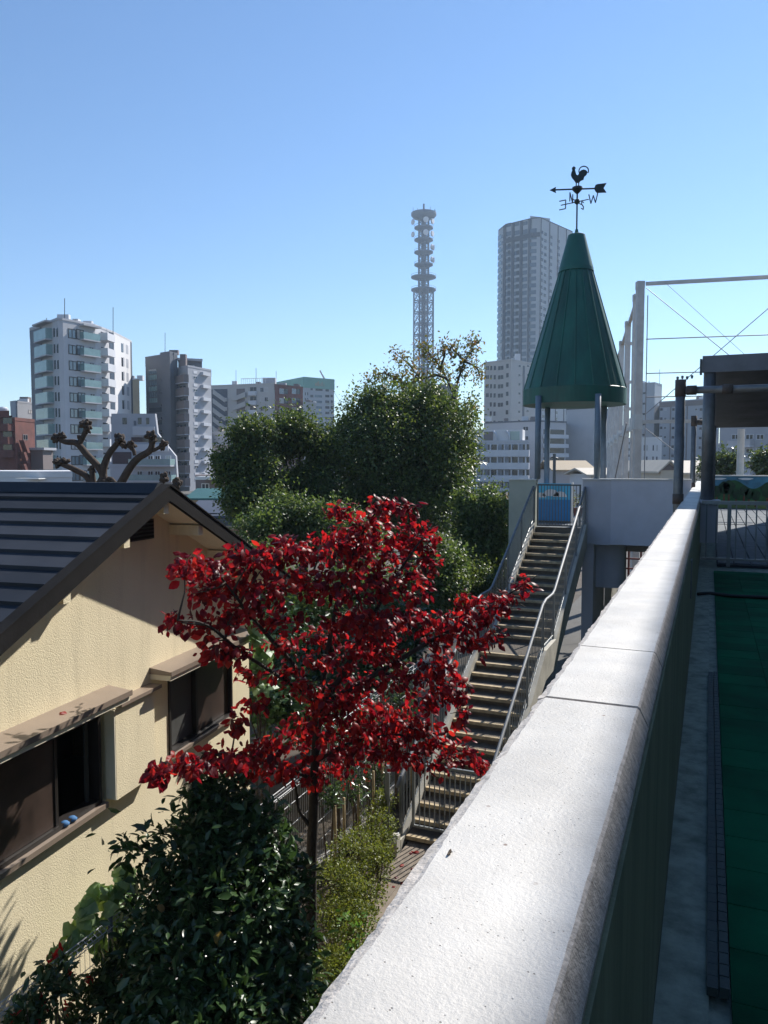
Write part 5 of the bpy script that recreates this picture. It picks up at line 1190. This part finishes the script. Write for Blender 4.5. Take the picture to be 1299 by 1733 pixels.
# ---- white terraced building
t, f, zt = building('terraced_building', 'white building with long stacked balcony bands behind the camphor tree', [(790,176),(895,172)], (748,172), M['b_white'], 16)
_, zb0 = f[0].uz(850,751)
for k in range(6):
    a0, z1 = f[0].uz(790,762+k*21.1); a1, _ = f[0].uz(896,762); _, z0 = f[0].uz(850,773+k*21.1)
    mb = MB(); f[0].box(mb, a0, a1, .1, 1.3, z0, z1); part('balcony', mb, M['b_panel'], t)
    mb = MB(); f[0].box(mb, a0, a1-.1, .0, .02, z1, z1+1.25); part('glass_band', mb, M['glass_hi_dark'], t)
    for i in range(9):
        mb = MB(); u_ = a0+(a1-a0)*(i+.5)/9; f[0].box(mb, u_-.1, u_+.1, .02, 1.2, z1, z1+1.25); part('divider', mb, M['b_panel'], t)
    for i in (1,2,4,5,7): 
        mb = MB(); u_ = a0+(a1-a0)*(i+.5)/9; f[0].box(mb, u_+.12, u_+.85, .02, .08, z1, z1+1.2); part('screen', mb, M['b_grey'], t)
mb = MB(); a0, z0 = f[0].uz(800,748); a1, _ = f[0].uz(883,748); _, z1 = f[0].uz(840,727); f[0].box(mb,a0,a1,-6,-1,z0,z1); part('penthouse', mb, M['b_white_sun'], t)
mb = MB(); b0, _ = f[0].uz(817,740); b1, _ = f[0].uz(833,740); f[0].box(mb,b0,b1,-1,-.9,z0+.2,z1-.4); part('window', mb, M['b_brown'], t)
mb = MB(); b0, _ = f[0].uz(862,740); b1, _ = f[0].uz(878,740); f[0].box(mb,b0,b1,-1,-.9,z0+.2,z1-.4); part('window', mb, M['glass_mint'], t)
for px in (840,862): 
    b0, _ = f[0].uz(px,740); part('curved_wall', MB().tube([f[0].pt(b0-.8,-.7,z1-.3), f[0].pt(b0-.2,-.5,z1-1.0), f[0].pt(b0,-.3,z0+.2)], .22, 8), M['b_panel'], t, True)
t, f, zt = building('white_flats', 'white flats with curved balconies seen between the turret posts', [(820,206),(905,196),(957,202)], (715,200), M['b_white'], 14, roof=M['b_slate'])
for k in range(7):
    a0, z1 = f[1].uz(918,735+k*16); a1, _ = f[1].uz(956,735+k*16); mb = MB(); f[1].box(mb,a0,a1,.1,1.3,z1-1.0,z1); part('balcony', mb, M['b_panel'], t)
    mb = MB(); f[1].box(mb,a0+.3,a1-.4,.0,.05,z1+.05,z1+1.3); part('window', mb, M['glass_hi_dark'], t)
for k in range(6): windows(t, f[0], (885,722+k*16,894,729+k*16), 1, 3, M['glass_hi_dark'], M['b_panel'])
for px in (822,884): q = at(px,713,204); part('roof_unit', MB().obox(q, VR*1.5, VF*1.5, (0,0,1.3)), M['b_panel'], t)
t, f, zt = building('blank_block', 'pale block with blank side wall behind the turret posts', [(957,212),(1003,206),(1030,214)], (692,208), M['b_white'], 20, roof=M['b_slate'])
for k in range(5): windows(t, f[1], (1006,712+k*17,1010,718+k*17), 1, 3, M['glass_hi_dark'], M['b_panel'], mull=0)
# ---- blocks on the right
t, f, zt = building('right_block', 'tall plain grey block right of the net frame posts', [(1075,226),(1105,222),(1117,228)], (649,222), M['b_hi'], 14)
windows(t, f[0], (1088,664,1092,667), 6, 3.0, M['glass_hi_dark']); mast(t,1116,650,224,625,.06); mast(t,1098,648,224,644,.1)
t, f, zt = building('right_flats', 'long grey apartment block behind the pipe frames', [(1114,212),(1215,200)], (679,206), M['b_grey'], 16)
mb = MB(); f[0].box(mb,-.1,f[0].L+.1,-.1,.15,zt-1.2,zt+.1); part('fascia', mb, M['b_brown'], t)
for x in (1117,1124,1137.5,1155,1176,1184,1198): windows(t, f[0], (x,691,x+4.2,695), 6, 2.5, M['glass_hi_dark'], M['b_panel'] if x in (1124,1176) else None)
mb = MB()
for px in (1134,1162,1190): a0, _ = f[0].uz(px,700); f[0].box(mb,a0,a0+.25,-.02,.2,0,zt-1.3)
part('downpipes', mb, M['b_brown'], t)
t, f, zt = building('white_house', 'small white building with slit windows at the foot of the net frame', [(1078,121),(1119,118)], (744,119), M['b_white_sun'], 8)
for x in (1089,1093.5,1104,1110.5): windows(t, f[0], (x,753,x+3,763), 2, 1.75, M['glass_hi_dark'], M['b_panel'], mull=0)
t, f, zt = building('right_apartments', 'grey apartments with white balconies above the mural wall', [(1216,92),(1320,86)], (716,89), M['b_grey'], 10, roof=M['b_roof_teal'])
for k in range(3):
    for x in (1238,1262,1280):
        windows(t, f[0], (x,735+k*24,x+13,744+k*24), 1, 3, M['glass_hi_dark'], M['b_panel'])
    balconies(t, f[0], (1236,746+k*24,1276,754+k*24), 1, 3, .8, M['b_white'], M['b_panel'])
def gabled(name, label, px0, px1, D, y_eave, y_ridge, dep, wm, rm, ridge='x', over=.5, group=None):
    """small house: ridge runs across the view ('x') or towards it ('y')"""
    a, b = Vector(pl(px0, D)), Vector(pl(px1, D)); ze, zr_ = zat(y_eave, D), zat(y_ridge, D); d = (b-a).normalized(); nn = Vector((VF.x, VF.y))
    t = thing(name, label, 'house', ((a.x+b.x)/2+nn.x*dep/2, (a.y+b.y)/2+nn.y*dep/2, 0), group)
    c3 = lambda v, z: Vector((v.x, v.y, z))
    part('wall', MB().prism([c3(a,0), c3(b,0), c3(b+nn*dep,0), c3(a+nn*dep,0)], (0,0,ze)), wm, t)
    if ridge == 'x':
        A0, B0 = a-d*over-nn*over, b+d*over-nn*over; A1, B1 = a-d*over+nn*(dep/2), b+d*over+nn*(dep/2); A2, B2 = a-d*over+nn*(dep+over), b+d*over+nn*(dep+over)
    else:
        A0, B0 = a-d*over-nn*over, a-d*over+nn*(dep+over); m_ = (a+b)/2; A1, B1 = m_-nn*over, m_+nn*(dep+over); A2, B2 = b+d*over-nn*over, b+d*over+nn*(dep+over)
        part('gable', MB().prism([c3(a,ze), c3(b,ze), c3(m_,zr_-.1)], c3(nn*.2,0)), wm, t)
        part('gable_vent', MB().prism([c3(m_-d*.7-nn*.02,ze+.12*(zr_-ze)), c3(m_+d*.7-nn*.02,ze+.12*(zr_-ze)), c3(m_-nn*.02,ze+.66*(zr_-ze))], c3(-nn*.03,0)), M['b_brown'], t)
    r_ = part('roof', MB().add([c3(A0,ze),c3(B0,ze),c3(B1,zr_),c3(A1,zr_),c3(A2,ze),c3(B2,ze)] + [c3(A0,ze-.15),c3(B0,ze-.15),c3(B1,zr_-.15),c3(A1,zr_-.15),c3(A2,ze-.15),c3(B2,ze-.15)],
         [(0,1,2,3),(3,2,5,4),(7,6,9,8),(8,9,10,11),(0,6,7,1),(4,5,11,10),(0,3,9,6),(3,4,10,9),(1,7,8,2),(2,8,11,5)]), rm, t)
    return t
gabled('roof_house', 'cream gabled house with a dark triangular vent beyond the grey wall', 1118, 1146, 62, 798, 778, 14, M['b_roof_cream'], M['b_roof_cream'], 'y', .3)
gabled('roof_house', 'long cream-roofed house stretching behind the pipe frames', 1146, 1235, 66, 800, 779, 8, M['b_roof_cream'], M['b_roof_cream'], 'x', .3)
gabled('roof_house', 'dark-roofed house left of the cream gable at the foot of the net frame', 1078, 1125, 75, 795, 779, 9, M['b_white'], M['b_roof_dark'], 'x')
gabled('roof_house', 'tan-roofed low house seen between the turret posts', 940, 1000, 80, 795, 779, 8, M['b_white'], M['b_tan'], 'x')
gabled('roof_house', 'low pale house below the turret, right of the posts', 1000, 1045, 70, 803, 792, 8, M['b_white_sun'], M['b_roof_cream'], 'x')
up = tag(part('utility_pole', MB().tube([(*pl(938,70),0), at(938,768,70)], .14, 8).tube([at(933,773,70), at(944,776,70)], .07, 6), M['metal_dark']), 'thin utility pole seen between the turret posts', 'pole')
# ---- low buildings on the left
t, f, zt = building('brick_building', 'red brick building with stepped outside stairs at the left edge', [(-20,94),(27,92),(60,96)], (712,92), M['b_brick'], 10)
part('upper_storey', MB().prism([(*pl(-20,93),zt+.41),(*pl(18,92),zt+.41),(*pl(18,100),zt+.41),(*pl(-20,100),zt+.41)], (0,0,.8)), M['b_brick'], t)
for k in range(4):
    windows(t, f[1], (38+k*0,735+k*20,46,745+k*20), 1, 3, M['glass_dark'], M['b_brown'])
    mb = MB(); a0, z0 = f[1].uz(29,745+k*20); a1, _ = f[1].uz(40,745+k*20); mb.prism([f[1].pt(a0,.2,z0), f[1].pt(a0+.5,.2,z0), f[1].pt(a1,.2,z0-1.5), f[1].pt(a1-.5,.2,z0-1.5)], f[1].n*.6); part('stair_flight', mb, M['b_brick'], t)
for k in range(3):
    mb = MB(); a0, z0 = f[0].uz(2,728+k*22); a1, _ = f[0].uz(24,728+k*22); f[0].box(mb,a0,a1,.0,.9,z0-.15,z0+.7); part('balcony', mb, M['b_brick'], t); mb = MB(); f[0].box(mb,a0+.4,a1-.3,-.02,.05,z0+.75,z0+1.7); part('window', mb, M['glass_dark'], t)
mb = MB(); a0, z0 = f[1].uz(50,712); f[1].box(mb,a0,f[1].L+1.2,.02,1.6,z0-6.0,z0-3.6); part('lean_to', mb, M['b_brown'], t)
mb = MB(); f[1].box(mb,a0-.4,f[1].L+1.4,.0,2.0,z0-3.6,z0-3.3); part('lean_to_roof', mb, M['b_grey'], t)
q = at(6,704,95); part('water_tank', MB().lathe([(.5,q.z-.2),(.55,q.z+.3),(.55,q.z+.9),(.3,q.z+1.1)], (q.x,q.y), 14), M['b_panel'], t)
t, f, zt = building('grey_block', 'plain grey block between the brick building and the white tower', [(20,168),(29,166),(62,172)], (681,166), M['b_grey'], 10)
for k in range(3): windows(t, f[1], (47.5,693+k*19,55,700+k*19), 1, 3, M['glass_hi_dark'], M['b_grey'])
building('tan_slab', 'narrow tan tower edge right of the white tower', [(222,212),(238,210)], (645,211), M['b_tan'], 10)
t, f, zt = building('stepped_building', 'white stepped building with mint glass balconies before the towers', [(186,116),(296,112)], (790,114), M['b_white'], 10)
_, zt0 = f[0].uz(240,790)
for k, (y, x0, x1) in enumerate(((777,225,296),(803,225,298))):
    balconies(t, f[0], (x0,y,x1,y+10), 1, 3, 1.2, M['glass_mint'], M['b_white'])
    for x in (232,250,262,280): windows(t, f[0], (x,y-6,x+9,y+4), 1, 3, M['glass_hi_dark'], M['b_panel'])
g_ = Face(pl(180,117), pl(310,117)); sp_ = [(188,828),(188,700),(262,700),(266,733),(275,745),(297,772),(301,828)]
part('upper_storeys', MB().prism([g_.pt(*(lambda q: (q[0], 0, q[1]))(g_.uz(x, y))) for x, y in sp_], -g_.n*.8), M['b_grey'], t)
for x0, y0, x1, y1, mm_ in ((225,722,262,737,'b_white'),(222,740,276,748,'glass_dark'),(226,752,285,764,'b_white'),(190,765,222,800,'glass'),(207,707,214,718,'glass_dark'),(233,707,239,718,'glass_dark'),(247,707,252,718,'glass_dark'),(226,712,230,720,'b_slate')): windows(t, g_, (x0,y0,x1,y1), 1, 3, M[mm_], None, proud=.35 if mm_ == 'b_white' else .06)
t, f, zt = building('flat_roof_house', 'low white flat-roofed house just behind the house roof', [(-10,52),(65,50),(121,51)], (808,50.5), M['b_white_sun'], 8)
windows(t, f[1], (108,816,112,826), 1, 3, M['glass_hi']); windows(t, f[1], (116,814,119,826), 1, 3, M['b_panel'])
part('canopy', MB().obox(at(25,811,49), VR*1.5, VF*2, (0,0,.06)), M['cap_white'], t)
t, f, zt = building('peach_block', 'small peach block between the grey wing and the trees', [(360,152),(390,154)], (756,152), M['b_peach'], 8)
windows(t, f[0], (366,765,370,771), 3, 2.9, M['glass_hi_dark'])
building('white_low_block', 'low white block under the outside stairs', [(358,190),(400,188)], (733,189), M['b_white'], 10)
t, f, zt = building('awning_shop', 'brown low building with white corrugated canopy below the grey wing', [(330,74),(372,73)], (812,73), M['b_brown'], 8)
part('canopy', MB().obox(at(330,812,71.5), VR*2.0, VF*2.0, (0,0,.3)), M['cap_white'], t); windows(t, f[0], (341,818,354,828), 1, 3, M['glass'], M['cap_white'])
gabled('roof_house', 'building with a teal metal roof beside the house gable', 318, 420, 60, 843, 829, 8, M['b_tan'], M['b_roof_teal'], 'x', .3)
t = gabled('roof_house', 'brown-walled house with veranda below the teal roof', 325, 412, 48, 872, 851, 7, M['b_peach'], M['b_roof_dark'], 'x', .5)
f = Face(pl(325,48), pl(412,48)); windows(t, f, (380,867,391,886), 1, 3, M['b_brown'], M['frame_dark'], proud=.1); windows(t, f, (352,868,372,884), 1, 3, M['glass_hi_dark'], M['frame_dark'])
balconies(t, f, (350,877,410,888), 1, 3, .9, M['metal_dark'], M['b_tan'])
# a hazy belt of further city blocks at the horizon
for i, (px, D, y, wd, m) in enumerate(((575,520,742,40,'b_hi'),(622,560,748,36,'b_cream'),(745,300,652,58,'b_grey_d'),(1040,420,742,60,'b_hi'),(1240,330,752,60,'b_cream'))):
    t, f, zt = building('distant_block', ['far pale block left of the large tree', 'far cream block behind the large tree crown', 'dark grey block behind the autumn tree', 'far pale block behind the net posts', 'far cream block above the mural wall'][i], [(px-wd/2,D),(px+wd/2,D)], (y,D), M[m], 20)
    for x in np.arange(px-wd/2+4, px+wd/2-5, 8): windows(t, f[0], (x,y+6,x+4,y+10), 5, 3.4, M['glass_hi_dark'])
# ---- air
hz_ = MB().box(-1150,1150,-1150,1150,-1.2,225).mesh('haze', bpy.data.materials.new('haze'))
hm = hz_.materials[0]; hm.use_nodes = True; hm.node_tree.nodes.clear()
pv_ = hm.node_tree.nodes.new('ShaderNodeVolumePrincipled'); ho = hm.node_tree.nodes.new('ShaderNodeOutputMaterial')
pv_.inputs['Color'].default_value = (.62,.80,1.0,1); pv_.inputs['Density'].default_value = HAZE; pv_.inputs['Anisotropy'].default_value = .3
hm.node_tree.links.new(pv_.outputs[0], ho.inputs['Volume'])
if HAZE > 0: tag(link('haze', hz_), 'thin blue haze over the far city', 'haze', kind='stuff')
